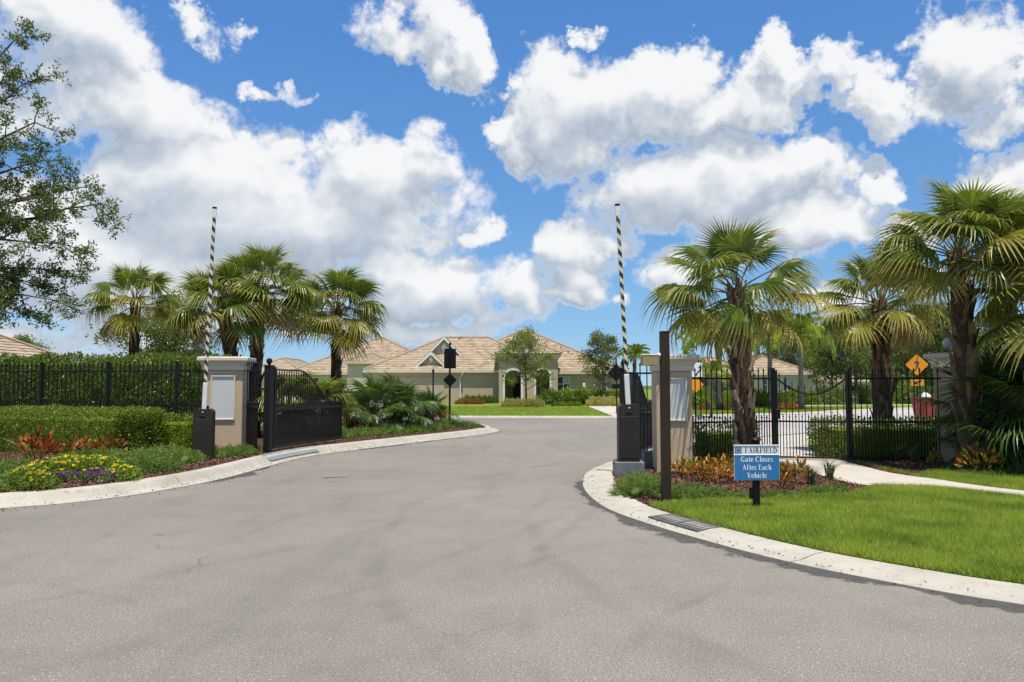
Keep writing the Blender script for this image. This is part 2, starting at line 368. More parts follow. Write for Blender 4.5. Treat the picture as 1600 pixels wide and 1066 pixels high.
MT['fartree'] = leafmat('far_tree_leaf', [(.10, .15, .03), (.14, .19, .04), (.18, .22, .055)], .36, .5)
MT['hedge'] = leafmat('hedge_leaf', [(.10, .165, .014), (.15, .225, .018), (.22, .295, .024), (.28, .34, .03)], .36, .4)
MT['hedge_dark'] = leafmat('viburnum_leaf', [(.09, .15, .018), (.13, .195, .022), (.18, .24, .03)], .34, .38)
MT['juniper'] = leafmat('juniper_spray', [(.085, .15, .026), (.12, .195, .034), (.16, .235, .045), (.22, .26, .06)], .28, .6, spec=.2)
MT['croton'] = leafmat('croton_leaf', [(.42, .07, .012), (.07, .075, .018), (.50, .20, .02), (.09, .05, .02), (.55, .34, .03), (.05, .075, .02), (.50, .13, .02), (.06, .05, .02)], .25, .35)
MT['croton_y'] = leafmat('croton_leaf_yellow', [(.58, .36, .02), (.10, .09, .02), (.62, .42, .04), (.14, .14, .02), (.50, .20, .02), (.11, .05, .02), (.30, .12, .03)], .25, .35)
MT['croton_r'] = leafmat('croton_leaf_red', [(.30, .035, .012), (.42, .07, .012), (.09, .025, .015), (.50, .16, .02), (.06, .05, .02)], .25, .35)
MT['lantana'] = leafmat('lantana_leaf', [(.13, .20, .02), (.17, .25, .03), (.22, .28, .04)], .3, .5)
MT['yellow_petal'] = leafmat('yellow_petal', [(.75, .60, .02), (.80, .68, .05)], .3, .5)
MT['purple_petal'] = leafmat('purple_petal', [(.17, .02, .22), (.25, .05, .32), (.11, .02, .15)], .3, .5)
MT['purple_leaf'] = leafmat('bromeliad_purple', [(.06, .018, .03), (.10, .025, .04), (.045, .03, .02)], .2, .3)
MT['red_leaf'] = leafmat('bromeliad_red', [(.45, .03, .02), (.52, .07, .03), (.25, .02, .02)], .25, .35)
MT['lily'] = leafmat('lily_leaf', [(.045, .085, .035), (.06, .11, .04), (.09, .13, .05)], .25, .35)
MT['fakahatchee'] = leafmat('yellow_grass', [(.38, .36, .09), (.46, .42, .13), (.30, .32, .07)], .3, .5)
MT['flowerbed'] = leafmat('mixed_flower', [(.55, .28, .05), (.10, .15, .03), (.5, .1, .03), (.12, .17, .03)], .3, .5)

def tar():
    m, t, b, o = new_mat('tar_stain')
    uv = N(t, 'ShaderNodeSeparateXYZ'); t.links.new(N(t, 'ShaderNodeUVMap').outputs[0], uv.inputs[0])
    n = noise(t, 5., 8, .72); f = noise(t, 90, 2, .7)
    t.links.new(ramp(t, f, [(.3, (.035, .032, .028)), (.55, (.09, .083, .073)), (.75, (.17, .16, .145))]), b.inputs['Base Color'])
    b.inputs['Roughness'].default_value = .8
    a = smooth(t, math_(t, 'SUBTRACT', math_(t, 'MULTIPLY', n, 1.5), uv.outputs[0]), .12, .42)
    tr = N(t, 'ShaderNodeBsdfTransparent'); mx = N(t, 'ShaderNodeMixShader'); t.links.new(math_(t, 'MULTIPLY', a, .8), mx.inputs[0])
    t.links.new(tr.outputs[0], mx.inputs[1]); t.links.new(b.outputs[0], mx.inputs[2]); t.links.new(mx.outputs[0], o.inputs[0])
    bump(t, b, f, .5, .006)
    return m
MT['tar'] = tar()
# ---------------------------------------------------------------- mesh helpers
class MB:
    def __init__(s): s.v = []; s.n = 0; s.f = []; s.uv = []
    def add(s, verts, faces, mi=0, uv=None):
        verts = np.asarray(verts, dtype=np.float32).reshape(-1, 3)
        if isinstance(faces, np.ndarray): s.f.append((faces.astype(np.int32) + s.n, mi))
        else:
            by = {}
            for f in faces: by.setdefault(len(f), []).append(f)
            for k, l in by.items(): s.f.append((np.array(l, dtype=np.int32) + s.n, mi))
        s.uv.append(np.zeros((len(verts), 2), np.float32) if uv is None else np.asarray(uv, np.float32).reshape(-1, 2))
        s.v.append(verts); s.n += len(verts); return s
    def box(s, x0, x1, y0, y1, z0, z1, mi=0):
        v = [(x0,y0,z0),(x1,y0,z0),(x1,y1,z0),(x0,y1,z0),(x0,y0,z1),(x1,y0,z1),(x1,y1,z1),(x0,y1,z1)]
        return s.add(v, [(3,2,1,0),(4,5,6,7),(0,1,5,4),(1,2,6,5),(2,3,7,6),(3,0,4,7)], mi)
    def bbox(s, x0, x1, y0, y1, z0, z1, b=.01, mi=0):      # box with chamfered edges
        rs = [(b, 0, z0), (0, 0, z0 + b), (0, 0, z1 - b), (b, 0, z1)]
        rings = []
        for i, (ins, _, z) in enumerate(rs):
            c = b * .7
            xa, xb, ya, yb = x0 + ins, x1 - ins, y0 + ins, y1 - ins
            rings.append([(xa+c,ya,z),(xb-c,ya,z),(xb,ya+c,z),(xb,yb-c,z),(xb-c,yb,z),(xa+c,yb,z),(xa,yb-c,z),(xa,ya+c,z)])
        return s.rings(rings, mi)
    def rings(s, rings, mi=0, caps=True, closed=True):
        n = len(rings[0]); v = [p for r in rings for p in r]; f = []
        for i in range(len(rings) - 1):
            for j in range(n if closed else n - 1):
                k = (j + 1) % n
                f.append((i*n+j, i*n+k, (i+1)*n+k, (i+1)*n+j))
        if caps: f.append(tuple(range(n))[::-1]); f.append(tuple((len(rings)-1)*n + j for j in range(n)))
        return s.add(v, f, mi)
    def tube(s, pts, rad, n=8, mi=0, jit=0., rng=None):
        pts = [Vector(p) for p in pts]; rings = []
        ref = Vector((1, 0, 0)); m = len(pts)
        for i, p in enumerate(pts):
            d = (pts[min(i+1, m-1)] - pts[max(i-1, 0)]).normalized()
            a = ref - d * ref.dot(d)
            if a.length < .1: a = Vector((0, 1, 0)) - d * d.y
            a.normalize(); ref = a; b = d.cross(a)
            r = rad if isinstance(rad, (int, float)) else rad[i]
            rings.append([tuple(p + (a * cos(2*pi*k/n) + b * sin(2*pi*k/n)) * r * (1 + (rng.uniform(-jit, jit) if jit else 0))) for k in range(n)])
        return s.rings(rings, mi)
    def lathe(s, prof, n=16, mi=0, c=(0,0,0)):
        return s.rings([[(c[0]+r*cos(2*pi*k/n), c[1]+r*sin(2*pi*k/n), c[2]+z) for k in range(n)] for r, z in prof], mi)
    def prism(s, poly, z0, z1, mi=0):
        return s.rings([[(x, y, z0) for x, y in poly], [(x, y, z1) for x, y in poly]], mi)
    def xform(s, M):
        A = np.array(M, dtype=np.float32)
        s.v = [v @ A[:3, :3].T + A[:3, 3] for v in s.v]; return s
    def mesh(s, name, mats):
        me = bpy.data.meshes.new(name)
        V = np.concatenate(s.v); U = np.concatenate(s.uv)
        me.vertices.add(len(V)); me.vertices.foreach_set('co', V.ravel())
        li = np.concatenate([f.ravel() for f, _ in s.f]); tot = np.concatenate([np.full(len(f), f.shape[1], np.int32) for f, _ in s.f])
        mi = np.concatenate([np.full(len(f), m, np.int32) for f, m in s.f])
        st = np.concatenate(([0], np.cumsum(tot)[:-1])).astype(np.int32)
        me.loops.add(len(li)); me.loops.foreach_set('vertex_index', li)
        me.polygons.add(len(tot)); me.polygons.foreach_set('loop_start', st); me.polygons.foreach_set('material_index', mi)
        uvl = me.uv_layers.new(name='UVMap'); uvl.data.foreach_set('uv', U[li].ravel())
        me.polygons.foreach_set('use_smooth', np.zeros(len(tot), bool))
        me.update(calc_edges=True)
        for m in (mats if isinstance(mats, (list, tuple)) else [mats]): me.materials.append(MT[m] if isinstance(m, str) else m)
        return me
def link(name, data, parent=None, loc=None, rot=None, scale=None):
    o = bpy.data.objects.new(name, data); COL.objects.link(o)
    if parent: o.parent = parent
    if loc: o.location = loc
    if rot is not None: o.rotation_euler = rot
    if scale is not None: o.scale = scale if hasattr(scale, '__len__') else (scale,) * 3
    return o
def obj(name, mb, mats, parent=None, loc=None, rot=None, scale=None, smooth_=False):
    me = mb.mesh(name, mats)
    if smooth_: me.polygons.foreach_set('use_smooth', np.ones(len(me.polygons), bool))
    return link(name, me, parent, loc, rot, scale)
def tag(o, label=None, cat=None, group=None, kind=None):
    for k, v in (('label', label), ('category', cat), ('group', group), ('kind', kind)):
        if v: o[k] = v
    return o
def thing(name, label, cat, loc=(0,0,0), rz=0., group=None):
    return tag(link(name, None, None, loc, (0, 0, rz)), label, cat, group)
def struct(o, label=None): return tag(o, label, None, None, 'structure')

def catmull(pts, step=.25):
    P = [Vector((*p, 0)) if len(p) == 2 else Vector(p) for p in pts]
    P = [P[0]*2 - P[1]] + P + [P[-1]*2 - P[-2]]; out = []
    for i in range(1, len(P) - 2):
        n = max(2, int((P[i+1]-P[i]).length / step))
        for k in range(n):
            t = k / n; a, b, c, d = P[i-1:i+3]
            out.append(.5 * ((2*b) + (c-a)*t + (2*a-5*b+4*c-d)*t*t + (3*b-a-3*c+d)*t**3))
    out.append(P[-2]); return [(p.x, p.y) for p in out]
def inside(pts, poly):
    x, y = pts[:, 0], pts[:, 1]; c = np.zeros(len(pts), bool); n = len(poly)
    for i in range(n):
        x0, y0 = poly[i]; x1, y1 = poly[i-1]
        k = ((y0 > y) != (y1 > y)) & (x < (x1-x0) * (y-y0) / ((y1-y0) or 1e-9) + x0)
        c ^= k
    return c
def scatter(poly, n, rng):
    P = np.array(poly); lo, hi = P.min(0), P.max(0); out = []
    got = 0
    while got < n:
        q = rng.uniform(lo, hi, (n * 2, 2)); q = q[inside(q, poly)]; out.append(q); got += len(q)
        if len(q) == 0: break
    return np.concatenate(out)[:n]
def sheet(name, poly, z, mat, thick=.0, label=None):
    """flat slab of ground, triangulated by bpy's tessellator"""
    from mathutils.geometry import tessellate_polygon
    v = [Vector((x, y, z)) for x, y in poly]; tri = tessellate_polygon([v])
    mb = MB(); fs = []
    for a, b, c in tri:
        nz = (v[b]-v[a]).cross(v[c]-v[a]).z
        fs.append((a, b, c) if nz > 0 else (a, c, b))
    mb.add([tuple(p) for p in v], fs)
    if thick:
        n = len(v); vv = [tuple(p) for p in v] + [(p.x, p.y, z - thick) for p in v]
        mb.add(vv, [(i, (i+1) % n, n+(i+1) % n, n+i) for i in range(n)])
    return struct(obj(name, mb, mat), label)
def rand_dirs(n, rng, up=0.):
    d = rng.normal(size=(n, 3)); d[:, 2] += up
    return d / np.linalg.norm(d, axis=1, keepdims=True)
def leaves(mb, pos, dirs, length, width, rng, mi=0, fold=.25):
    """one pointed folded leaf per position: 4 vertices, two facets"""
    n = len(pos); L = length * rng.uniform(.7, 1.25, (n, 1)); W = width * rng.uniform(.75, 1.25, (n, 1))
    side = np.cross(dirs, rand_dirs(n, rng)); side /= np.linalg.norm(side, axis=1, keepdims=True) + 1e-9
    nor = np.cross(side, dirs)
    a = pos; tip = pos + dirs * L; m = pos + dirs * L * .5
    l = m + side * W * .5 + nor * W * fold; r = m - side * W * .5 + nor * W * fold
    V = np.stack([a, r, tip, l], 1).reshape(-1, 3)
    F = np.arange(n * 4).reshape(-1, 4)
    F = np.concatenate([F[:, [0, 1, 2]], F[:, [0, 2, 3]]])
    mb.add(V, F, mi)
def blades(mb, pos, h, w, rng, lean=.5, mi=0, seg=False):
    n = len(pos); H = h * rng.uniform(.55, 1.2, n); a = rng.uniform(0, 2*pi, n); b = rng.uniform(0, 2*pi, n)
    q = lean * rng.uniform(.2, 1., n) * H
    s = np.stack([np.cos(a), np.sin(a), np.zeros(n)], 1) * (w * .5)
    out = np.stack([np.cos(b), np.sin(b), np.zeros(n)], 1)
    z = np.array([0, 0, 1.])
    if not seg:
        V = np.stack([pos - s, pos + s, pos + out * q[:, None] + z * H[:, None]], 1).reshape(-1, 3)
        mb.add(V, np.arange(n * 3).reshape(-1, 3), mi); return
    m = pos + out * (q * .3)[:, None] + z * (H * .6)[:, None]
    tip = pos + out * (q * 1.1)[:, None] + z * (H * .92)[:, None]
    V = np.stack([pos - s, pos + s, m + s * .8, m - s * .8, tip], 1).reshape(-1, 3)
    i = np.arange(n)[:, None] * 5
    mb.add(V, np.concatenate([i + np.array([[0, 1, 2]]), i + np.array([[0, 2, 3]]), i + np.array([[3, 2, 4]])]), mi)

# ---------------------------------------------------------------- ground, road, kerbs
ZL, ZR = .14, .055
LK = [gp(*p) for p in [(-700,858),(-300,826),(0,796),(100,788),(200,776),(300,759),(360,746),(425,728),(463,718),(507,710),(560,703),(650,692),(740,681.5),(770,676.5)]]
LK = [(-24, 4.6), (-17, 6.4)] + LK[1:] + [(-.45, 26.9), (-.62, 28.2), (-1.3, 30.2), (-2.9, 32), (-6, 33.2), (-14, 34), (-45, 35)]
RK = [gp(*p) for p in [(1600,947),(1350,904),(1200,872),(1070,837),(984,810),(944,793),(918,772),(911,754),(922,736),(966,718.5)]]
RK = [(24, 2.2), (12, 3.0), (7, 3.95), (5.2, 4.75)] + RK + [(2.75, 17.2), (3.7, 20.2), (5.2, 22.2), (7.6, 23.6), (10.9, 26.7), (13.2, 29), (17, 32), (30, 42), (50, 55), (90, 78)]
FAR = [(-45, 39.5), (-14, 38.6), (-4, 37.9), (4, 37.6), (7, 38), (10.5, 39.6), (16.5, 43), (21, 47.5), (28, 52.5), (48, 66), (88, 92)]
LK, RK, FAR = catmull(LK, .22), catmull(RK, .22), catmull(FAR, .6)
def offset(line, k):
    out = []
    for i, p in enumerate(line):
        a, b = line[max(i-1, 0)], line[min(i+1, len(line)-1)]
        d = Vector((b[0]-a[0], b[1]-a[1])).normalized()
        out.append((p[0] - d.y * k, p[1] + d.x * k))
    return out
sheet('ground', [(-900, -60), (900, -60), (900, 2200), (-900, 2200)], -.06, 'ground')
sheet('road', [(-60, -12), (60, -12), (60, 24), (90, 78), (88, 95), (-60, 60)], 0., 'asphalt')
street = offset(RK, 0)
st_near = [p for p in RK if p[1] > 22.4 and p[0] > 5.6]
st_far = [p for p in FAR if p[0] > 9.]
sheet('street', [(p[0]-.02, p[1]+.05) for p in st_near] + [(p[0], p[1]-.1) for p in st_far[::-1]], .004, 'street')
def kerb(name, line, side, prof, mat, seg=3.0):
    root = struct(link(name, None))
    acc = 0; start = 0; n = len(line)
    offs = [offset(line, side * o) for o, _ in prof]
    for i in range(1, n):
        acc += math.dist(line[i-1], line[i])
        if acc > seg or i == n - 1:
            mb = MB(); rr = []
            for j in range(start, i + 1):
                rr.append([(offs[k][j][0], offs[k][j][1], z) for k, (_, z) in enumerate(prof)])
            # open a joint at each end
            for e, q in ((0, 1), (-1, -2)):
                A, B = rr[e], rr[q]; L = max(.02, math.dist(A[0], B[0])); f = .008 / L
                rr[e] = [tuple(a + (b - a) * f for a, b in zip(p, r)) for p, r in zip(A, B)]
            if side > 0: rr = rr[::-1]
            mb.rings(rr)
            obj('kerb_stone', mb, mat, root); start = i; acc = 0
    return root
PL = [(0,-.05),(0,.014),(.22,.03),(.285,.10),(.32,.135),(.36,.148),(.50,.152),(.50,-.05)]
PR = [(0,-.05),(0,.012),(.17,.014),(.24,.026),(.36,.041),(.52,.046),(.52,-.05)]
PF = [(0,-.05),(0,.012),(.3,.03),(.36,.08),(.5,.085),(.5,-.05)]
kerb('kerb', LK, 1, PL, 'kerb'); kerb('kerb', RK[::-1], 1, PR, 'kerb'); kerb('kerb', FAR, 1, PF, 'kerb')
RKi = offset(RK[::-1], .51)[::-1]; LKi = offset(LK, .49); FARi = offset(FAR, .49)
# tar seam where the road meets the right-hand gutter, and a damp patch at the left one
def seam(name, line, w0, w1, seed, z=.005):
    rg = random.Random(seed); n = len(line); a = offset(line, .03); ph = [rg.uniform(0, 6) for _ in range(6)]
    w = [w0 + (w1-w0) * abs(sin(i*.21+ph[0]) * .5 + sin(i*.53+ph[1]) * .3 + sin(i*1.3+ph[2]) * .2) * sin(pi*i/(n-1))**.5 + rg.uniform(0, .012) for i in range(n)]
    b = offset(line, -1.); mb = MB(); v = []
    for i in range(n):
        q = ((b[i][0]-line[i][0]) * w[i] + line[i][0], (b[i][1]-line[i][1]) * w[i] + line[i][1])
        v += [(*a[i], z), (*q, z)]
    mb.add(v, [(2*i, 2*i+1, 2*i+3, 2*i+2) for i in range(n-1)], 0, [(k % 2, 0) for k in range(2*n)])
    return struct(obj(name, mb, 'tar'))
rs = [p for p in RK[::-1] if 3.2 < p[1] < 13.2 and p[0] < 11]
seam('tar_seam', rs, .12, .75, 4)
seam('tar_seam', [p for p in LK if 12.6 < p[1] < 15.6 and p[0] > -6], .05, .7, 8)
seam('tar_seam', [p for p in LK if 19. < p[1] < 24 and p[0] > -6], .04, .5, 9)

# mulch beds and lawns
BEDL = [p for p in LKi if p[0] > -13 and p[1] < 33.5]
sheet("mulch_bed", BEDL + [(-6, 33), (-9, 31), (-9, 24), (-30, 22), (-30, 8)], ZL - .004, 'mulch')
sheet('lawn', [(-7.5, 32.7), (-45, 34.4), (-80, 30), (-80, 9), (-30, 8.5), (-30, 22), (-9, 24), (-9, 31)], ZL - .012, 'lawn')
walk_up = [gp(*p, ZR) for p in [(1298,715),(1333,725),(1393,740),(1451,748),(1600,768)]] + [(9.4, 9.2), (13, 7.6)]
walk_lo = [gp(*p, ZR) for p in [(1190,715),(1217,725),(1302,749),(1362,760),(1450,762),(1600,778)]] + [(8.6, 8.2), (12.4, 6.6)]
walk_up, walk_lo = catmull(walk_up, .3), catmull(walk_lo, .3)
bed_edge = catmull([gp(*p, ZR) for p in [(1030,789),(1080,785),(1130,783),(1187,783),(1255,777),(1315,775),(1340,769),(1362,762)]], .3)
rki = [p for p in RKi if p[0] < 16]
near = [p for p in rki if p[1] < gp(1030, 789, ZR)[1] and p[0] > 0]
sheet('mulch_bed', [p for p in rki if p[1] >= 9.2 and p[1] < 23 and p[0] < 5.7] + [(6, 22.6), (8.5, 23.6), (9.6, 24.9), (12.3, 18), (12.3, 9)] + [(8, 9.4)] + [bed_edge[-1]] + bed_edge[::-1], ZR - .014, 'mulch')
wl2 = [p for p in walk_lo if p[0] > bed_edge[-1][0]]
LAWN1 = near + bed_edge + wl2 + [(14, 5.6), (16, 3.3)]
sheet('lawn', LAWN1, ZR - .004, 'lawn_soil')
edge2 = [gp(*p, ZR) for p in [(1437,747),(1450,738),(1516,734),(1600,736)]] + [(12.5, 12)]
wu2 = [p for p in walk_up if p[0] > edge2[0][0] + .02]
LAWN2 = [edge2[0]] + wu2 + edge2[::-1][:-1]
sheet('lawn', LAWN2, ZR - .003, 'lawn_soil')
sheet('verge', [(4.6, 19.6), (6.9, 19.6), (8.3, 19.8), (12.5, 19.9), (30, 33), (50, 50), (49.5, 54), (29.6, 41.2), (16.7, 31.4), (12.9, 28.4), (10.6, 26.1), (7.4, 23.1), (5.4, 21.8)], ZR + .004, 'lawn')
sheet('verge', [(12.3, 9), (60, -2), (80, 60), (50, 50), (30, 33), (12.4, 19.9)], ZR - .006, 'lawn')
def path(name, a, b, z, label=None):
    root = struct(link(name, None), label); n = min(len(a), len(b))
    ia = np.linspace(0, len(a)-1, 7).astype(int); ib = np.linspace(0, len(b)-1, 7).astype(int)
    for k in range(6):
        A = a[ia[k]:ia[k+1]+1]; B = b[ib[k]:ib[k+1]+1]
        poly = A + B[::-1]; c = np.mean(poly, 0)
        poly = [(p[0] + (c[0]-p[0]) * .008, p[1] + (c[1]-p[1]) * .008) for p in poly]
        mb = MB(); mb.prism(poly[::-1], z - .09, z)
        obj('paving_slab', mb, 'walk', root)
path('footpath', walk_up, walk_lo, ZR + .012)
ga, gb = walk_up[0], walk_lo[0]
path('footpath', catmull([(ga[0], ga[1]+.03), (7.3, 19.0), (9.6, 24.8)], .3), catmull([(gb[0], gb[1]+.03), (5.7, 19.0), (7.4, 22.9)], .3), ZR + .009)
sheet('lawn', FARi + [(160, 140), (160, 260), (-160, 260), (-80, 41)], .075, 'lawn')
# driveway aprons across the street
mbd = MB(); mbd.prism([(5.0, 38.05), (8.4, 38.9), (10.5, 60), (5.6, 60)], .0, .084); struct(obj('driveway', mbd, 'walk'))
mbd = MB(); mbd.prism([(-12.8, 38.7), (-9.0, 38.5), (-9.2, 65.5), (-14.6, 65.5)], .0, .084); struct(obj('driveway', mbd, 'walk'))
mbd = MB(); mbd.prism([(12, 55.), (60, 66.), (60, 67.3), (12, 56.2)], .0, .085); struct(obj('footpath', mbd, 'walk'))

# ---------------------------------------------------------------- drains
def drain(line, side, s0, s1, o0, o1, z0, z1, nb, label, mats, bw=.6):
    root = thing('drain_grate', label, 'drain')
    L = np.cumsum([0] + [math.dist(line[i-1], line[i]) for i in range(1, len(line))])
    A, B = np.array(offset(line, side * o0)), np.array(offset(line, side * o1))
    def P(s, f, dz=0):
        x0 = np.interp(s, L, A[:, 0]), np.interp(s, L, A[:, 1]); x1 = np.interp(s, L, B[:, 0]), np.interp(s, L, B[:, 1])
        return (x0[0] + (x1[0]-x0[0]) * f, x0[1] + (x1[1]-x0[1]) * f, z0 + (z1-z0) * f + dz)
    def slab(mb, a, b, f0, f1, lo, hi):
        c = [(a, f0), (b, f0), (b, f1), (a, f1)]
        if side < 0: c = c[::-1]
        mb.rings([[P(*q, lo) for q in c], [P(*q, hi) for q in c]])
    k = 10; mb = MB(); S = np.linspace(s0, s1, k + 1)
    for i in range(k): slab(mb, S[i], S[i+1], 0, 1, .004, .010)
    obj('backing_plate', mb, mats[0], root)  # thin plate under the bars; its darker tone stands in for shade below
    mb = MB()
    for i in range(k):
        slab(mb, S[i], S[i+1], 0, .09, .0105, .026); slab(mb, S[i], S[i+1], .91, 1, .0105, .026)
    for q in (s0, (s0+s1)/2 - .02, s1 - .05): slab(mb, q, q + .05, .09, .91, .0105, .025)
    obj('frame', mb, mats[1], root)
    for i in range(nb):
        c = s0 + (i + .5) * (s1-s0) / nb; w = (s1-s0) / nb * bw / 2; mb = MB(); slab(mb, c-w, c+w, .09, .91, .012, .024)
        obj('bar', mb, mats[1], root)
def s_at(line, pt):
    L = np.cumsum([0] + [math.dist(line[i-1], line[i]) for i in range(1, len(line))])
    return L[int(np.argmin([math.dist(p, pt) for p in line]))]
sa = s_at(LK, (-4.78, 15.9))
drain(LK, 1, sa, sa + 2.2, .20, .40, .035, .15, 26, 'grey slotted kerb inlet below the open swing gate', ('plinth', 'grate_conc'))
RKr = RK[::-1]; sb = s_at(RKr, gp(1062, 836))
drain(RKr, 1, sb - 1.02, sb - .02, .18, .51, .009, .027, 14, 'dark iron storm grate set in the pale gutter by the lawn', ('shade_black', 'iron'), .5)
# ---------------------------------------------------------------- gate pillars
def pillar(loc, rz, w, h, label, plaque=(.5, 1.0)):
    t = thing('gate_pillar', label, 'pillar', loc, rz, 'stucco gate pillars')
    mb = MB(); mb.bbox(-w/2, w/2, -w/2, w/2, -.15, h - .3, .015); obj('shaft', mb, 'stucco', t)
    c = w / 2
    prof = [(.012, 0), (.03, 0), (.03, .10), (.05, .115), (.06, .15), (.085, .175), (.115, .20), (.125, .215), (.125, .275), (.112, .29), (.03, .30)]
    mb = MB(); mb.rings([[(sx*(c+o), sy*(c+o), h - .3 + z) for sx, sy in ((-1,-1),(1,-1),(1,1),(-1,1))] for o, z in prof]); obj('cap', mb, 'trim', t)
    pw, ph = plaque; z1 = h - .42; z0 = z1 - ph; y = -c
    mb = MB(); mb.box(-pw/2+.02, pw/2-.02, y-.012, y-.002, z0+.02, z1-.02); p = obj('plaque', mb, 'plaque', t)
    f = .035; mb = MB()
    for a, b, q, r in ((-pw/2, pw/2, z1-f, z1), (-pw/2, pw/2, z0, z0+f), (-pw/2, -pw/2+f, z0+f, z1-f), (pw/2-f, pw/2, z0+f, z1-f)):
        mb.bbox(a, b, y-.035, y-.001, q, r, .006)
    obj('plaque_frame', mb, 'trim', t)
    return t
lpx = gp(352, 704, ZL); PLX = (lpx[0] - .12, lpx[1] + .35)
pillar((*PLX, ZL), R(9), .84, 2.1, 'stucco pillar with blank pale plaque beside the open swing gate leaf', (.53, 1.0))
PRX = (2.93, 14.15)
pillar((*PRX, ZR), R(-3), .64, 2.1, 'stucco pillar with blank pale plaque between brown post and pedestrian fence', (.46, .78))
PFX = (9.05, 15.55)
pf = pillar((*PFX, ZR), R(12), .66, 2.2, 'stucco pillar behind the tall palm at the far end of the fence', (.42, .8))
g = thing('globe_lamp', 'round pale globe lamp on the pillar behind the palm', 'lamp', (PFX[0] - .15, PFX[1] + .1, ZR + 2.2))
mb = MB(); mb.lathe([(.02, .0), (.06, .005), (.06, .03), (.03, .04), (.025, .09)], 14); obj('base', mb, 'bronze', g)
mb = MB(); mb.lathe([(.11 * sin(a), .20 - .11 * cos(a)) for a in np.linspace(.15, pi - .05, 12)], 18); obj('globe', mb, 'plaque', g, smooth_=True)

# ---------------------------------------------------------------- iron fences
def picket_mb(h, w=.0085, tip=True):
    mb = MB(); mb.box(-w, w, -w, w, 0, h)
    if tip:
        k = w * 1.9
        mb.rings([[(sx*r, sy*r, h + z) for sx, sy in ((-1,-1),(1,-1),(1,1),(-1,1))] for r, z in ((w*.7, 0), (k, .016), (k, .03), (w*.8, .04), (w*1.1, .05), (.001, .085))])
    return mb
PICKET = {}
def picket(h, parent, loc, tip=True, w=.0085, name='picket'):
    k = (round(h, 2), tip, w)
    if k not in PICKET: PICKET[k] = picket_mb(round(h, 2), w, tip).mesh(name, 'bronze')
    return link(name, PICKET[k], parent, loc)
def bar_x(mb, x0, x1, z, h=.035, d=.03): mb.box(x0, x1, -d/2, d/2, z - h/2, z + h/2)
def post_part(parent, x, h, w=.065, ball=False):
    mb = MB(); mb.bbox(-w/2, w/2, -w/2, w/2, -.1, h, .004); mb.bbox(-w/2-.008, w/2+.008, -w/2-.008, w/2+.008, h, h + .02, .005)
    if ball: mb.lathe([(.02, h+.02), (.03, h+.03), (.02, h+.045), (.045, h+.07), (.058, h+.1), (.045, h+.135), (.01, h+.155)], 12)
    return obj('post', mb, 'bronze', parent, (x, 0, 0))
def fence(p0, p1, z, label, htop=1.68, hmid=.8, posts=(), gap=.117, name='iron_fence', extra=.14, group='iron picket fences', pups=True, x0=0., x1=None):
    L = math.dist(p0, p1); a = math.atan2(p1[1]-p0[1], p1[0]-p0[0]); x1 = L if x1 is None else x1
    t = thing(name, label, 'fence', (*p0, z), a, group)
    for h in (htop, hmid, .07):
        mb = MB(); bar_x(mb, x0, x1, h); obj('rail', mb, 'bronze', t)
    for x in posts: post_part(t, x, htop + .2)
    n = int((x1-x0) / gap); s = (x1-x0) / n
    for i in range(n):
        x = x0 + (i + .5) * s
        if any(abs(x - q) < .05 for q in posts): continue
        picket(htop + extra - .03, t, (x, -.001, .03))
        if pups and i < n - 1: picket(hmid + .06 - .03, t, (x + s/2, -.001, .03))
    return t
def frt(px, y): return (xat(px, y), y)
FG0, FG1 = frt(1207, 15.95), frt(1327, 15.65)
fence((PRX[0] + .33, 15.3), (FG0[0] - .0, FG0[1]), ZR, 'iron picket fence panel between the pillar and the pedestrian gate', posts=(math.dist((PRX[0] + .33, 15.3), FG0),), x1=math.dist((PRX[0] + .33, 15.3), FG0) - .04)
fence(FG1, (PFX[0] - .36, PFX[1] + .05), ZR, 'iron picket fence panel in front of the low hedge, right of pedestrian gate', posts=(0,), x0=.04)
# pedestrian gate with a sagging top rail
def ped_gate():
    L = math.dist(FG0, FG1); a = math.atan2(FG1[1]-FG0[1], FG1[0]-FG0[0])
    t = thing('pedestrian_gate', 'iron pedestrian gate with a sagging top rail across the footpath', 'gate', (*FG0, ZR), a)
    x0, x1 = .065, L - .065
    top = lambda x: 1.70 - .34 * sin(pi * (x - x0) / (x1 - x0)) ** .9
    for x in (x0, x1):
        mb = MB(); mb.bbox(x-.025, x+.025, -.02, .02, .04, 1.86 if x == x0 else 1.84, .004); obj('stile', mb, 'bronze', t)
    mb = MB(); xs = np.linspace(x0+.025, x1-.025, 22); mb.tube([(x, 0, top(x)) for x in xs], .018, 6); obj('top_rail', mb, 'bronze', t)
    for h in (.8, .07):
        mb = MB(); bar_x(mb, x0+.025, x1-.025, h); obj('rail', mb, 'bronze', t)
    n = int((x1-x0) / .117); s = (x1-x0) / n
    for i in range(n):
        x = x0 + (i + .5) * s
        picket(top(x) + .1 - .05, t, (x, -.001, .05))
        if i < n-1: picket(.83, t, (x + s/2, -.001, .05))
    mb = MB(); mb.bbox(x0-.04, x0+.05, -.05, -.02, .85, 1.05, .005); mb.tube([(x0+.05, -.06, .95), (x0+.13, -.06, .95)], .008, 6); obj('latch', mb, 'black', t)
ped_gate()
# left boundary fence, posts every 1.83 m
LF1 = (PLX[0] - .5, PLX[1] + .05); LF0 = (xat(-60, 18.9), 18.9)
LL = math.dist(LF0, LF1)
fence(LF0, LF1, ZL + .05, 'long iron picket fence running in front of the tall hedge', 1.74, .95, posts=[LL - .75 - k * 1.80 for k in range(4)], gap=.12)
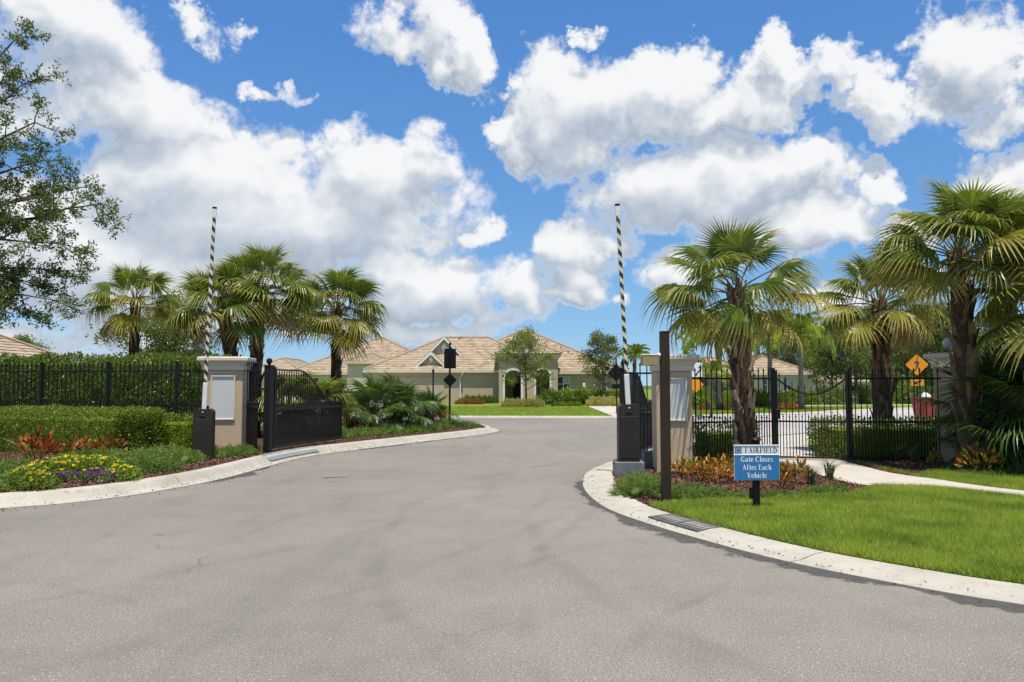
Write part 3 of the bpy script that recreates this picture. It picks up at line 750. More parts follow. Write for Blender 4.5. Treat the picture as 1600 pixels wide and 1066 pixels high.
# short infill panels next to the swing gate posts
GP = gp(405, 708, ZL)
fence((PLX[0] + .5, PLX[1] - .15), (GP[0] - .05, GP[1] + .05), ZL, 'narrow iron infill panel between the stucco pillar and swing gate post', 1.78, .98, gap=.13)
GR = (2.27, 15.3)
fence((GR[0] + .08, GR[1]), (PRX[0] + .02, PRX[1] + .75), ZR, 'narrow iron infill panel beside the edge-on gate leaf', 1.78, .98, gap=.13)

# ---------------------------------------------------------------- swing gates
def swing_gate(p0, p1, z, label, sub):
    L = math.dist(p0, p1); a = math.atan2(p1[1]-p0[1], p1[0]-p0[0])
    t = thing('swing_gate', label, 'gate', (*p0, z), a, 'vehicle swing gates')
    post = MB(); post.bbox(-.075, .075, -.075, .075, -.15, 1.86, .008); post.bbox(-.088, .088, -.088, .088, 1.86, 1.89, .006)
    post.lathe([(.03, 1.89), (.035, 1.905), (.025, 1.92), (.055, 1.945), (.068, 1.985), (.055, 2.025), (.01, 2.045)], 14)
    obj('post', post, 'bronze', t, (-.2, 0, 0))
    def top(u):
        if u < .33: return 1.80
        s = min(1, (u - .33) / .55); s = s*s*(3-2*s); return 1.80 - .76 * s
    lo, mid = .12, .92
    for x, h in ((.03, 1.86), (L-.03, 1.10)):
        mb = MB(); mb.bbox(x-.03, x+.03, -.025, .025, lo-.03, h, .004); obj('stile', mb, 'bronze', t)
    mb = MB(); mb.tube([(x, 0, top(x/L)) for x in np.linspace(.06, L-.06, 34)], .02, 6); obj('top_rail', mb, 'bronze', t)
    for h, d in ((mid, .045), (lo, .07)):
        mb = MB(); bar_x(mb, .06, L-.06, h, d, .04); obj('rail', mb, 'bronze', t)
    n = int(L / .11); s = (L - .12) / n
    for i in range(n):
        x = .06 + (i + .5) * s
        picket(top(x/L) + (.09 if x/L > .8 else -.02) - lo, t, (x, 0, lo), x/L > .8)
        if i < n-1: picket(mid + .07 - lo, t, (x + s/2, 0, lo))
    mb = MB(); mb.box(.06, L-.06, .018, .022, lo+.035, mid-.025); obj('mesh_panel', mb, sub, t)
    for h in (.3, 1.55):
        mb = MB(); mb.tube([(-.115, 0, h), (.0, 0, h)], .02, 8); mb.bbox(-.02, .02, -.03, .03, h-.05, h+.05, .004); obj('hinge', mb, 'black', t)
    return t
def scrim():
    m, t, b, o = new_mat('perforated_scrim')
    b.inputs['Base Color'].default_value = (.018, .017, .016, 1); b.inputs['Roughness'].default_value = .6
    tr = N(t, 'ShaderNodeBsdfTransparent'); mx = N(t, 'ShaderNodeMixShader', i_0=.68)
    t.links.new(b.outputs[0], mx.inputs[1]); t.links.new(tr.outputs[0], mx.inputs[2]); t.links.new(mx.outputs[0], o.inputs[0])
    return m
MT['scrim'] = scrim()
swing_gate((GP[0] + .26, GP[1] + .1), (-4.42, 20.0), ZL, 'open iron swing gate leaf with swept top over the kerb inlet', 'scrim')
swing_gate((GR[0] + .02, GR[1] + .12), (3.34, 18.3), ZR, 'iron swing gate leaf seen nearly edge-on behind the barrier box', 'scrim')
mb = MB(); mb.bbox(-.25, .25, -.18, .18, -.1, .30, .01)
tag(obj('footing_block', mb, 'plinth', None, (2.72, 14.62, ZR)), 'grey concrete footing block between barrier box and pillar', 'block')

# ---------------------------------------------------------------- barriers
def barrier(loc, rz, arm, tilt, zp, label, armlabel):
    t = thing('barrier_gate', label, 'barrier', loc, rz, 'boom barriers with raised arms')
    w, d, h = .36, .36, .98
    if zp > .15:
        mb = MB(); mb.bbox(-.25, .25, -.23, .25, -.15, zp, .012); obj('plinth', mb, 'plinth', t)
    mb = MB()
    prof = [(-w/2+.0, 0), (-w/2, h-.05), (-w/2+.05, h), (w/2-.05, h), (w/2, h-.05), (w/2, 0)]
    mb.rings([[(x, -d/2, zp + z) for x, z in prof], [(x, d/2, zp + z) for x, z in prof]][::-1]); c = obj('cabinet', mb, 'box_brown', t)
    mb = MB(); mb.bbox(-w/2+.03, w/2-.03, -d/2-.008, -d/2-.001, zp+.06, zp+h-.2, .003); dd = obj('door', mb, 'box_brown', c)
    mb = MB(); mb.bbox(-.05, .05, -d/2-.016, -d/2-.001, zp+h-.145, zp+h-.125, .003); obj('slot', mb, 'black', c)
    mb = MB(); mb.lathe([(.001, 0), (.018, 0), (.018, .012), (.001, .016)], 10); mb.xform(Matrix.Translation((0, -d/2-.0, zp+h-.06)) @ Matrix.Rotation(R(90), 4, 'X')); obj('lock', mb, 'steel', c)
    mb = MB(); mb.bbox(-.07, .07, .0, .10, zp+h-.02, zp+h+.06, .01); obj('arm_clamp', mb, 'black', t)
    a = link('boom', None, t, (.0, -.06, zp + h - .1), (0, tilt, 0))
    mb = MB(); mb.bbox(-.043, .043, -.022, .022, .0, .62, .008); obj('sleeve', mb, 'white', a)
    s = arm
    mb = MB(); mb.bbox(-.032, .032, -.016, .016, .621, s-.05, .005); obj('striped_arm', mb, 'stripes', a)
    mb = MB(); mb.bbox(-.041, .041, -.019, .019, s-.22, s-.04, .004); obj('end_sleeve', mb, 'white', a)
    mb = MB(); mb.bbox(-.042, .042, -.02, .02, s-.0395, s, .004); obj('end_cap', mb, 'black', a)
    return t
bl = gp(313, 718, ZL)
barrier((bl[0] + .02, bl[1] + .1, ZL), R(12), 4.16, R(1.6), .01, 'brown barrier cabinet with raised striped boom before the plaque pillar', '')
br = gp(985, 747, .02)
barrier((br[0], br[1] + .2, .02), R(-2), 3.62, R(-2.6), .27, 'brown barrier cabinet with raised striped boom on a grey plinth', '')

# ---------------------------------------------------------------- brown post with sensor box
pb = gp(1041, 786, ZR)
t = thing('steel_post', 'plain square brown post with a cap standing at the lawn edge', 'post', (*pb, ZR), R(4))
mb = MB(); mb.bbox(-.056, .056, -.056, .056, -.2, 2.24, .006); obj('shaft', mb, 'post_brown', t)
mb = MB(); mb.bbox(-.06, .06, -.06, .06, 2.2405, 2.262, .006); obj('cap', mb, 'post_brown', t)
s = thing('sensor_box', 'small tan enclosure bracketed to the brown post', 'box', (pb[0], pb[1], ZR + 1.87), R(4))
mb = MB(); mb.bbox(-.31, -.10, -.06, .06, -.065, .065, .006); obj('case', mb, 'tan', s)
mb = MB(); mb.bbox(-.315, -.095, -.065, .065, .066, .085, .006); obj('lid', mb, 'trim', s)
mb = MB(); mb.tube([(-.10, 0, .02), (-.063, 0, .03)], .016, 8); mb.lathe([(.028 * sin(a), .075 - .028 * cos(a)) for a in np.linspace(.1, pi-.05, 8)], 10, c=(-.08, -.02, 0)); obj('bracket', mb, 'white', s)

# ---------------------------------------------------------------- lettering
def glyph_text(text, caps_h, bold=1.):
    """hand-drawn roman capitals and small letters with serifs, as flat polygons; returns polys and width"""
    TH, TN = .17 * bold, .055 + .03 * (bold - 1); SF = .035 + .01 * (bold-1)
    polys = []
    def rect(x0, x1, y0, y1): polys.append([(x0, y0), (x1, y0), (x1, y1), (x0, y1)])
    def serif(x, y, w=.17): rect(x - w, x + w, y - (SF if y > .3 else 0), y + (0 if y > .3 else SF))
    def stem(x, y0, y1, t=None, s0=True, s1=True):
        t = t or TH; rect(x - t/2, x + t/2, y0, y1)
        if s0: serif(x, y0, t/2 + .075)
        if s1: serif(x, y1, t/2 + .075)
    def dia(x0, y0, x1, y1, t): polys.append([(x0 - t/2, y0), (x0 + t/2, y0), (x1 + t/2, y1), (x1 - t/2, y1)])
    def arc(cx, cy, rx, ry, a0, a1, n=14, th=TH, tn=TN):
        for i in range(n):
            q = [R(a0 + (a1-a0) * k / n) for k in (i, i + 1)]; pts = []
            for sgn, qq in ((1, q), (-1, q[::-1])):
                for a in qq:
                    w = (tn + (th-tn) * abs(cos(a))) / 2 * sgn
                    pts.append((cx + (rx + w) * cos(a), cy + (ry + w) * sin(a)))
            polys.append(pts)
    def shift(k, x):
        for i in range(k, len(polys)): polys[i] = [(a + x, b) for a, b in polys[i]]
    X = 0; xh = .66; word = 0; words = []
    for ch in text:
        k = len(polys); w = .6; word += ch == ' '
        if ch == ' ': w = .28
        elif ch in 'FE':
            stem(.17, 0, 1); rect(.17, .58, 1-SF*1.3, 1); polys.append([(.54,.76),(.58,.76),(.58,1),(.5,1)])
            rect(.17, .46, .5, .5+TN); rect(.44, .475, .4, .66); w = .66
            if ch == 'E': rect(.17, .6, 0, SF*1.3); polys.append([(.52,0),(.62,0),(.62,.24),(.585,.24)]); w = .7
        elif ch == 'L':
            stem(.17, 0, 1); rect(.17, .56, 0, SF*1.3); polys.append([(.5,0),(.6,0),(.6,.26),(.565,.26)]); w = .66
        elif ch == 'I': stem(.17, 0, 1); w = .38
        elif ch == 'A':
            dia(.12, 0, .40, 1, TN*1.2); dia(.66, 0, .40, 1, TH); rect(.22, .6, .3, .3+TN); serif(.12, 0, .11); serif(.66, 0, .15); w = .84
        elif ch == 'V':
            dia(.36, 0, .12, 1, TH); dia(.42, 0, .66, 1, TN*1.3); serif(.12, 1, .15); serif(.68, 1, .11); w = .8
        elif ch == 'R':
            stem(.17, 0, 1); arc(.3, .74, .2, .235, -90, 90, 10); rect(.17, .31, 1-TN, 1); rect(.17, .31, .48, .48+TN); dia(.66, 0, .36, .5, TH); serif(.66, 0, .1); w = .8
        elif ch == 'D':
            stem(.17, 0, 1); arc(.3, .5, .36, .475, -90, 90, 14); rect(.17, .31, 1-TN, 1); rect(.17, .31, 0, TN); w = .84
        elif ch in 'GC':
            arc(.45, .5, .33, .48, 50, 312, 20); polys.append([(.66,.72),(.70,.72),(.70,1.),(.66,.96)])
            if ch == 'G': rect(.66-TH/2, .66+TH/2, .06, .42); rect(.5, .8, .42-SF, .42)
            w = .84
        elif ch in 'eco':
            if ch == 'o': arc(.3, .33, .21, .31, 0, 360, 20)
            elif ch == 'e': arc(.3, .33, .2, .31, 20, 325, 18); rect(.12, .5, .36, .36+TN)
            else: arc(.3, .33, .2, .31, 55, 315, 18); polys.append([(.40,.46),(.5,.46),(.5,.6),(.40,.6)])
            w = .58
        elif ch == 'a':
            arc(.24, .18, .14, .16, 40, 330, 12); rect(.36, .36+TH, .04, .5); arc(.29, .48, .15, .16, 5, 165, 8); rect(.38, .60, 0, SF*1.5); w = .62
        elif ch == 's':
            arc(.26, .48, .14, .155, 30, 255, 10, TH*.75); arc(.26, .18, .15, .16, -150, 75, 10, TH*.75); w = .5
        elif ch == 't': rect(.14, .14+TH, .08, .86); rect(.04, .42, xh-SF*1.2, xh); arc(.31, .12, .1, .1, 180, 310, 6, TH*.8); w = .44
        elif ch == 'f': stem(.2, 0, .8, s1=False); rect(.04, .42, xh-SF*1.2, xh); arc(.34, .82, .13, .17, 40, 180, 8); w = .44
        elif ch == 'r': stem(.17, 0, xh, s1=False); rect(.04, .2, xh-SF, xh); arc(.33, .5, .12, .14, 40, 150, 6, TH*.8); w = .48
        elif ch == 'l': stem(.17, 0, 1, s1=False); rect(.04, .2, 1-SF, 1); w = .34
        elif ch == 'i': stem(.17, 0, xh, s1=False); rect(.04, .2, xh-SF, xh); arc(.17, .86, .045, .045, 0, 360, 10, .09, .09); w = .34
        elif ch == 'h':
            stem(.17, 0, 1, s1=False); rect(.04, .2, 1-SF, 1); arc(.34, .4, .16, .24, 0, 150, 9, TH*.9); stem(.5, 0, .42, s1=False); w = .66
        shift(k, X); X += w + .05; words += [word] * (len(polys) - k)
    return [[(x * caps_h, y * caps_h) for x, y in p] for p in polys], X * caps_h, words
def text_obj(text, h, cx, z, y, mat, parent, width=None, bold=1.):
    polys, w, words = glyph_text(text, h, bold); sx = (width / w) if width else 1.
    for k in sorted(set(words)):
        mb = MB()
        for i, p in enumerate(polys):
            if words[i] != k: continue
            v = [((x - w/2) * sx + cx, y - .00002 * (i % 40), z + q) for x, q in p]
            mb.add(v, [tuple(range(len(v)))])
        obj('lettering', mb, mat, parent)
sg = gp(1182, 796, ZR)
t = thing('yard_sign', 'small blue and white notice board on a black stake in the lawn', 'sign', (*sg, ZR), R(2))
mb = MB(); mb.bbox(-.04, .04, -.025, .025, -.2, .40, .004); mb.bbox(-.085, -.041, -.02, .02, .13, .27, .004); obj('stake', mb, 'black', t)
W, Z0, Z1, ZM = .285, .365, .79, .675
mb = MB(); mb.bbox(-W, W, -.045, -.027, Z0, Z1, .003); obj('board', mb, 'signwhite', t)
mb = MB(); mb.box(-W+.004, W-.004, -.0475, -.0452, Z0+.004, ZM); b2 = obj('blue_panel', mb, 'signblue', t)
mb = MB(); mb.bbox(-W-.004, W+.004, -.052, -.026, Z1, Z1+.012, .002); mb.bbox(-W-.004, W+.004, -.052, -.026, ZM, ZM+.007, .002); obj('edge_strip', mb, 'signwhite', t)
text_obj('FAIRFIELD', .066, .058, .702, -.0462, 'ink', t, .415)
text_obj('Gate Closes', .066, 0, .592, -.0490, 'signwhite', t, .41, 1.25)
text_obj('After Each', .066, 0, .493, -.0490, 'signwhite', t, .37, 1.25)
text_obj('Vehicle', .066, 0, .394, -.0490, 'signwhite', t, .25, 1.25)
lg = link('logo', None, t, (-.232, -.0462, .694))
mb = MB(); mb.box(-.041, .041, -.001, 0, 0, .082); obj('logo_square', mb, 'logo_blue', lg)
mb = MB()
for p in ([(-.032,.04),(0,.066),(0,.074),(-.036,.046)], [(.032,.04),(.036,.046),(0,.074),(0,.066)], [(-.026,.01),(-.02,.01),(-.02,.042),(-.026,.037)], [(.02,.01),(.026,.01),(.026,.037),(.02,.042)],
          [(-.01,.01),(-.006,.01),(-.006,.034),(-.01,.03)], [(.006,.01),(.01,.01),(.01,.03),(.006,.034)], [(-.034,.004),(.034,.004),(.034,.008),(-.034,.008)]):
    mb.add([(x, -.002, z) for x, z in p], [(0,1,2,3)])
obj('logo_house', mb, 'plaque', lg)

# ---------------------------------------------------------------- traffic signs
def sign_post(t, h, r=.03, mat='black', finial=False):
    mb = MB(); mb.lathe([(r, -.2), (r, h), (.005, h + .01)] if not finial else [(r, -.2), (r, h), (r*.6, h+.02), (r*1.5, h+.06), (r, h+.1), (.002, h+.17)], 10); obj('post', mb, mat, t)
def plate(t, pts, y, mat, name='plate', th=.012):
    mb = MB(); mb.rings([[(x, y, z) for x, z in pts], [(x, y + th, z) for x, z in pts]]); return obj(name, mb, mat, t)
def diamond(cz, r, rr=.12):
    out = []
    for k in range(4):
        a = pi/2 * k; c = (cos(a) * r * (1-rr), cz + sin(a) * r * (1-rr))
        for j in range(4):
            b = a - pi/4 + pi/2 * j / 3; out.append((c[0] + cos(b) * r * rr * .8, c[1] + sin(b) * r * rr * .8))
    return out
def symbol(t, polys, y, mat, name):
    mb = MB()
    for i, p in enumerate(polys): mb.add([(x, y - .0003 * (i % 6), z) for x, z in p], [tuple(range(len(p)))])
    return obj(name, mb, mat, t)
p = (xat(703, 27), 27.)
t = thing('traffic_sign', 'black-backed rectangular and diamond signs on one post in the planting bed', 'sign', (*p, ZL), R(180))
h = zat(541, 27) - ZL; sign_post(t, h, .035, 'black', True)
z0, z1 = zat(576, 27) - ZL, zat(545, 27) - ZL
plate(t, [(-.21, z0), (.21, z0), (.21, z1), (-.21, z1)], -.055, 'black'); plate(t, diamond(zat(594, 27) - ZL, .245), -.055, 'black')
plate(t, [(-.18, z0+.03), (.18, z0+.03), (.18, z1-.03), (-.18, z1-.03)], -.0665, 'signwhite', 'face', .01)
p = (xat(963, 41), 41.)
t = thing('traffic_sign', 'black-backed diamond sign with small plate across the street near the lawn', 'sign', (*p, .075), R(180))
sign_post(t, zat(566, 41), .035, 'black', True); plate(t, diamond(zat(585, 41), .46), -.06, 'black'); z = zat(606, 41); plate(t, [(-.24, z-.12), (.24, z-.12), (.24, z+.12), (-.24, z+.12)], -.06, 'black')
p = (xat(1432, 30.5), 30.5)
t = thing('pedestrian_crossing_sign', 'orange diamond walking-figure sign with arrow plate behind the fence', 'sign', (*p, ZR), R(-12))
zc = zat(570, 30.5) - ZR; sign_post(t, zc + .3, .03, 'black')
plate(t, diamond(zc, .45), -.05, 'black', 'rim', .01); plate(t, diamond(zc, .425), -.054, 'orange', 'face', .003)
S = .27; man = [[(.02+.055*cos(a), .78+.06*sin(a)) for a in np.linspace(0, 2*pi, 12, endpoint=False)],
  [(-.09,.66),(.08,.68),(.11,.3),(-.04,.3)], [(-.08,.66),(-.04,.52),(-.22,.36),(-.25,.42)], [(.06,.67),(.22,.5),(.17,.32),(.12,.34),(.15,.48),(.07,.56)],
  [(-.04,.32),(.05,.32),(-.02,.02),(-.18,-.38),(-.26,-.34),(-.12,.05)], [(.03,.32),(.11,.3),(.13,.0),(.26,-.36),(.18,-.4),(.04,.0)]]
symbol(t, [[(x * S * 1.55, zc - .04 + (z - .2) * S * 1.5) for x, z in q] for q in man], -.056, 'ink', 'walking_figure')
z = zat(597, 30.5) - ZR; plate(t, [(-.24,z-.15),(.24,z-.15),(.24,z+.15),(-.24,z+.15)], -.05, 'orange', 'arrow_plate', .008)
symbol(t, [[(.14,z+.09),(.17,z+.04),(-.02,z-.06),(-.05,z-.01)], [(-.16,z-.08),(.03,z-.10),(-.07,z+.04)]], -.053, 'ink', 'arrow')
p = (xat(1086, 28.5), 28.5)
t = thing('lane_sign', 'white curved-arrow sign above an orange diamond marker behind the pillar', 'sign', (*p, ZR))
sign_post(t, zat(557, 28.5) - ZR, .032, 'black', True)
z0, z1 = zat(589, 28.5) - ZR, zat(567, 28.5) - ZR; H = z1 - z0
plate(t, [(-.25, z0), (.25, z0), (.25, z1), (-.25, z1)], -.05, 'signwhite')
cv = [(.02 + .10 * (1 - cos(a)) * .9, .08 + .55 * k) for k, a in zip(np.linspace(0, 1, 9), np.linspace(0, pi, 9))]
band = [[(a[0]-.035, z0 + a[1]*H), (a[0]+.035, z0 + a[1]*H), (b[0]+.035, z0 + b[1]*H), (b[0]-.035, z0 + b[1]*H)] for a, b in zip(cv[:-1], cv[1:])]
symbol(t, band + [[(.10, z0+.62*H), (.30*.8, z0+.62*H), (.2, z0+.92*H)], [(-.2, z0+.5*H), (-.06, z0+.55*H), (-.05, z0+.8*H), (-.2, z0+.85*H)]], -.052, 'ink', 'curved_arrow')
plate(t, diamond(zat(601, 28.5) - ZR, .30), -.05, 'orange', 'diamond_plate')
# thin stake in the left planting, path light, red tub
t = thing('marker_post', 'thin dark post among the low fan palms', 'post', (xat(677, 26), 26, ZL)); sign_post(t, zat(578, 26) - ZL, .025, 'black')
mb = MB(); mb.bbox(-.035, .035, -.035, .035, zat(578, 26) - ZL - .12, zat(578, 26) - ZL + .02, .006); obj('cap', mb, 'black', t)
p = (xat(1178, 13.4), 13.4)
t = thing('path_light', 'small black lantern post at the foot of the shaggy palm', 'lamp', (*p, ZR))
mb = MB(); mb.lathe([(.05, -.1), (.05, .40), (.07, .42), (.07, .45)], 12); obj('post', mb, 'black', t)
mb = MB(); mb.lathe([(.055, .45), (.06, .46), (.06, .58), (.055, .59)], 12); obj('lantern', mb, 'black', t)
mb = MB(); mb.lathe([(.10, .59), (.105, .60), (.06, .64), (.02, .66), (.025, .69), (.005, .71)], 12); obj('cap', mb, 'black', t)
p = (xat(1443, 29), 29.)
t = thing('tub', 'faded red tapered bin heaped with bags beneath the walking-figure sign', 'bin', (*p, ZR))
rg = random.Random(5); rr = []
for z, w in ((0, .27), (.05, .28), (1.0, .40), (1.02, .43), (1.1, .44), (1.1, .40), (1.0, .385)):
    rr.append([(w * cos(a) * (1.15 if abs(cos(a)) + abs(sin(a)) > 1.3 else 1), w * sin(a) * (1.15 if abs(cos(a)) + abs(sin(a)) > 1.3 else 1), z) for a in np.linspace(0, 2*pi, 16, endpoint=False)])
mb = MB(); mb.rings(rr); obj('body', mb, 'red_bin', t)
for k in range(3):
    mb = MB(); c = (rg.uniform(-.18, .18), rg.uniform(-.15, .15)); mb.rings([[(c[0] + r * cos(a) * rg.uniform(.85, 1.1), c[1] + r * sin(a) * rg.uniform(.85, 1.1), z + rg.uniform(-.01, .01)) for a in np.linspace(0, 2*pi, 9, endpoint=False)] for r, z in ((.12, 1.0), (.19, 1.08), (.17, 1.17), (.08, 1.24), (.03, 1.27))]); obj('bag', mb, ('bag_blue', 'signwhite', 'bag_blue')[k], t, smooth_=True)

# a dry palm stalk lying on the road
q0 = gp(505, 746.5, .012); q1 = gp(546, 744.5, .012)
mb = MB(); mb.tube([(0, 0, .0), ((q1[0]-q0[0])*.4, (q1[1]-q0[1])*.4 + .02, .004), ((q1[0]-q0[0])*.75, (q1[1]-q0[1])*.75 - .01, .004), (q1[0]-q0[0], q1[1]-q0[1], 0)], [.012, .014, .011, .004], 6)
tag(obj('dry_stalk', mb, 'husk_tan', None, (*q0, .014)), 'thin dry brown stalk lying on the asphalt near the gate', 'stalk')
# ---------------------------------------------------------------- palms
RNG = np.random.default_rng(11)
def fan_frond(seed, Rb=.92, Lp=.92, nseg=42, spread=150, droop=.3, lift=.2, pw=.014):
    rg = random.Random(seed); mb = MB()
    pz = .10 * Lp
    mb.tube([(0, 0, 0), (Lp*.35, 0, pz*.75), (Lp*.7, 0, pz*1.05), (Lp, 0, pz*.9)], [pw*1.5, pw*1.1, pw*.9, pw*.7], 4, 1)
    dth = R(2 * spread) / nseg
    for k in range(nseg):
        th = -R(spread) + dth * (k + .5); ln = Rb * (.70 + .30 * cos(th * .55)) * rg.uniform(.92, 1.06)
        dr = droop * rg.uniform(.7, 1.5); tw = rg.uniform(-.05, .05); v = []; uv = []
        for s in (.03, .26, .46, .70, .88, 1.):
            r = s * ln
            hw = r * math.tan(dth/2) * 1.04 if s <= .46 else .46 * ln * math.tan(dth/2) * 1.0 * (1 - (s - .46) / .54) ** .9
            t2 = th + tw * max(0, s - .5)
            # long tips bend over and hang
            bend = dr * max(0, s - .25) ** 2.2 * Rb * 1.6
            rr = r - bend * .35
            z = pz*.9 + lift * r * abs(sin(th)) ** 1.2 * (1 - .6 * s) - bend - .10 * r
            c = Vector((Lp + rr * cos(t2), rr * sin(t2), z)); sd = Vector((-sin(t2), cos(t2), 0))
            if s == 1.: v.append(c); uv.append((1, k / nseg))
            else:
                v += [c - sd * hw, c - Vector((0, 0, hw * .75)), c + sd * hw]; uv += [(s, k / nseg)] * 3
        f = []
        for i in range(4): f += [(i*3, i*3+1, i*3+4, i*3+3), (i*3+1, i*3+2, i*3+5, i*3+4)]
        f += [(12, 13, 15), (13, 14, 15)]
        mb.add([tuple(q) for q in v], f, 0, uv)
    return mb
FAN = {}
for key, mat, par in (('fan', 'fan', [dict(droop=.20, lift=.32, spread=135), dict(droop=.42, lift=.25), dict(droop=.58, lift=.18), dict(droop=.36, lift=.3, spread=158), dict(droop=.75, lift=.2, spread=145), dict(droop=.5, lift=.1, spread=128)]),
                      ('fan_y', 'fan_y', [dict(droop=.45, lift=.15), dict(droop=.60, lift=.12), dict(droop=.35, lift=.1)]),
                      ('fan_dead', 'fan_dead', [dict(droop=.9, lift=.05, spread=110)]),
                      ('fan_d', 'fan_d', [dict(droop=.22, lift=.3), dict(droop=.4, lift=.22), dict(droop=.5, lift=.15)])):
    FAN[key] = [fan_frond(sum(map(ord, key)) + i, **p).mesh('frond', [mat, 'petiole']) for i, p in enumerate(par)]
def husk_mesh(seed, mat):
    rg = random.Random(seed); mb = MB(); w = rg.uniform(.034, .055); h = rg.uniform(.34, .52); fl = rg.uniform(.02, .06); k = rg.uniform(-.06, .06); rr = []
    for s in (0, .3, .6, .85, 1.):
        ww = w * (1.1 - .55 * s) ; o = -.02 + .015 * s + fl * s ** 2.5; th = .012 * (1.2 - .5*s)
        rr.append([(o, -ww + k*s, s*h), (o + th*1.6, -ww*.35 + k*s, s*h), (o + th*1.6, ww*.35 + k*s, s*h), (o, ww + k*s, s*h), (o - th, 0 + k*s, s*h)])
    mb.rings(rr); return mb.mesh('leaf_base', mat)
HUSK = {m: [husk_mesh(i, m) for i in range(5)] for m in ('husk_brown', 'husk_tan')}
def orient(az, el, roll):
    return (Matrix.Rotation(az, 3, 'Z') @ Matrix.Rotation(-el, 3, 'Y') @ Matrix.Rotation(roll, 3, 'X')).to_euler()
def fan_palm(loc, h, size, label, seed, n=28, rad=.19, husk='husk_brown', nh=44, lean=(0, 0), name='fan_palm', lowest=-40, dead=1, yel=.4, tanlow=False):
    rg = random.Random(seed); t = thing(name, label, 'palm tree', loc, rg.uniform(0, 6), 'tall fan palms')
    az0 = -t.rotation_euler.z
    lx, ly = lean; lx, ly = lx * cos(az0) - ly * sin(az0), lx * sin(az0) + ly * cos(az0)
    cx = lambda s: (lx * s * s, ly * s * s)
    mb = MB(); K = 14
    pts = [(*cx(i / K), -.15 + (h + .15) * i / K) for i in range(K + 1)]
    mb.tube(pts, [rad * (1.1 - .25 * (i/K) + (.12 if i == 0 else 0) + rg.uniform(-.04, .04)) for i in range(K+1)], 14, 0, .05, rg)
    tr = obj('trunk', mb, 'trunk_palm', t, smooth_=True)
    for i in range(nh):
        s = (i + .3) / nh; a = i * 2.4 + rg.uniform(-.3, .3); q = cx(s); r = rad * (1.08 - .25 * s)
        ml = 'husk_tan' if (husk == 'husk_tan' and rg.random() > s * 1.25) else 'husk_brown'
        z = max(.0, s * h - .2)
        link('leaf_base', HUSK[ml][rg.randrange(5)], tr, (q[0] + r * cos(a), q[1] + r * sin(a), z), (rg.uniform(-.3, .3), rg.uniform(-.04, .06), a), (1.2, 1.4 + rg.uniform(-.3, .4), 1. + rg.uniform(-.25, .25)))
    for i in range(n):
        u = i / (n - 1); el = math.asin(max(-.98, .96 + (sin(R(lowest)) - .96) * u)) + R(rg.uniform(-10, 10)); az = i * 2.39996 + rg.uniform(-.25, .25)
        q = u > .60 and rg.random() < yel
        key = 'fan_dead' if i >= n - dead else ('fan_y' if (q or u > .9) else 'fan')
        me = FAN[key][min(len(FAN[key]) - 1, rg.choice((0, 1, 3)) if u < .3 else rg.randrange(1, 6)) if key == 'fan' else rg.randrange(len(FAN[key]))]
        sc = size * (.84 + .2 * min(1, u * 2.2)) * rg.uniform(.9, 1.08)
        link('frond', me, t, (lx + .08 * cos(az), ly + .08 * sin(az), h - .02 - .28 * u + .08), orient(az, el, rg.uniform(-.6, .6)), sc)
    for k in range(2):
        mb = MB(); a = rg.uniform(0, 6); d = rg.uniform(.1, .25); mb.tube([(lx, ly, h), (lx + d*.5*cos(a), ly + d*.5*sin(a), h + .6*size), (lx + d*cos(a), ly + d*sin(a), h + 1.35 * size)], [.018, .012, .003], 5)
        obj('spear_leaf', mb, 'petiole', t)
    return t
def at(px, d, z): return (xat(px, d), d, z)
fan_palm(at(1162, 14.3, ZR), 3.36, .96, 'shaggy fan palm with tan peeling trunk behind the blue notice board', 3, 22, .18, 'husk_tan', 84, (-.12, 0), lowest=-36, dead=0)
fan_palm(at(1377, 17.6, ZR), 3.5, .88, 'fan palm rising from behind the low hedge and picket fence', 8, 24, .2, nh=46)
fan_palm(at(1511, 14.2, ZR), 4.05, .98, 'tallest fan palm standing in front of the end pillar', 21, 32, .2, nh=54, lean=(-.1, 0), lowest=-32)
fan_palm(at(1652, 13.4, ZR), 3.1, .95, 'fan palm at the photo edge with only its hanging fronds in view', 9, 26, .19, nh=20)
fan_palm(at(209, 24.5, ZL), 4.2, .95, 'lone fan palm above the tall hedge, nearest the oak branches', 13, 20, .17, nh=26, lowest=-35, yel=.6)
fan_palm(at(371, 21.6, ZL), 3.65, .92, 'fan palm just behind the plaque pillar, its crown merging with a twin', 17, 27, .19, nh=40, lean=(-.45, 0))
fan_palm(at(397, 22.3, ZL), 4.3, .94, 'taller twin fan palm by the swing gate post', 19, 28, .19, nh=44, lean=(.2, 0))
fan_palm(at(525, 24.8, ZL), 3.95, 1.02, 'fan palm behind the swept top of the open gate leaf', 23, 28, .17, nh=42)
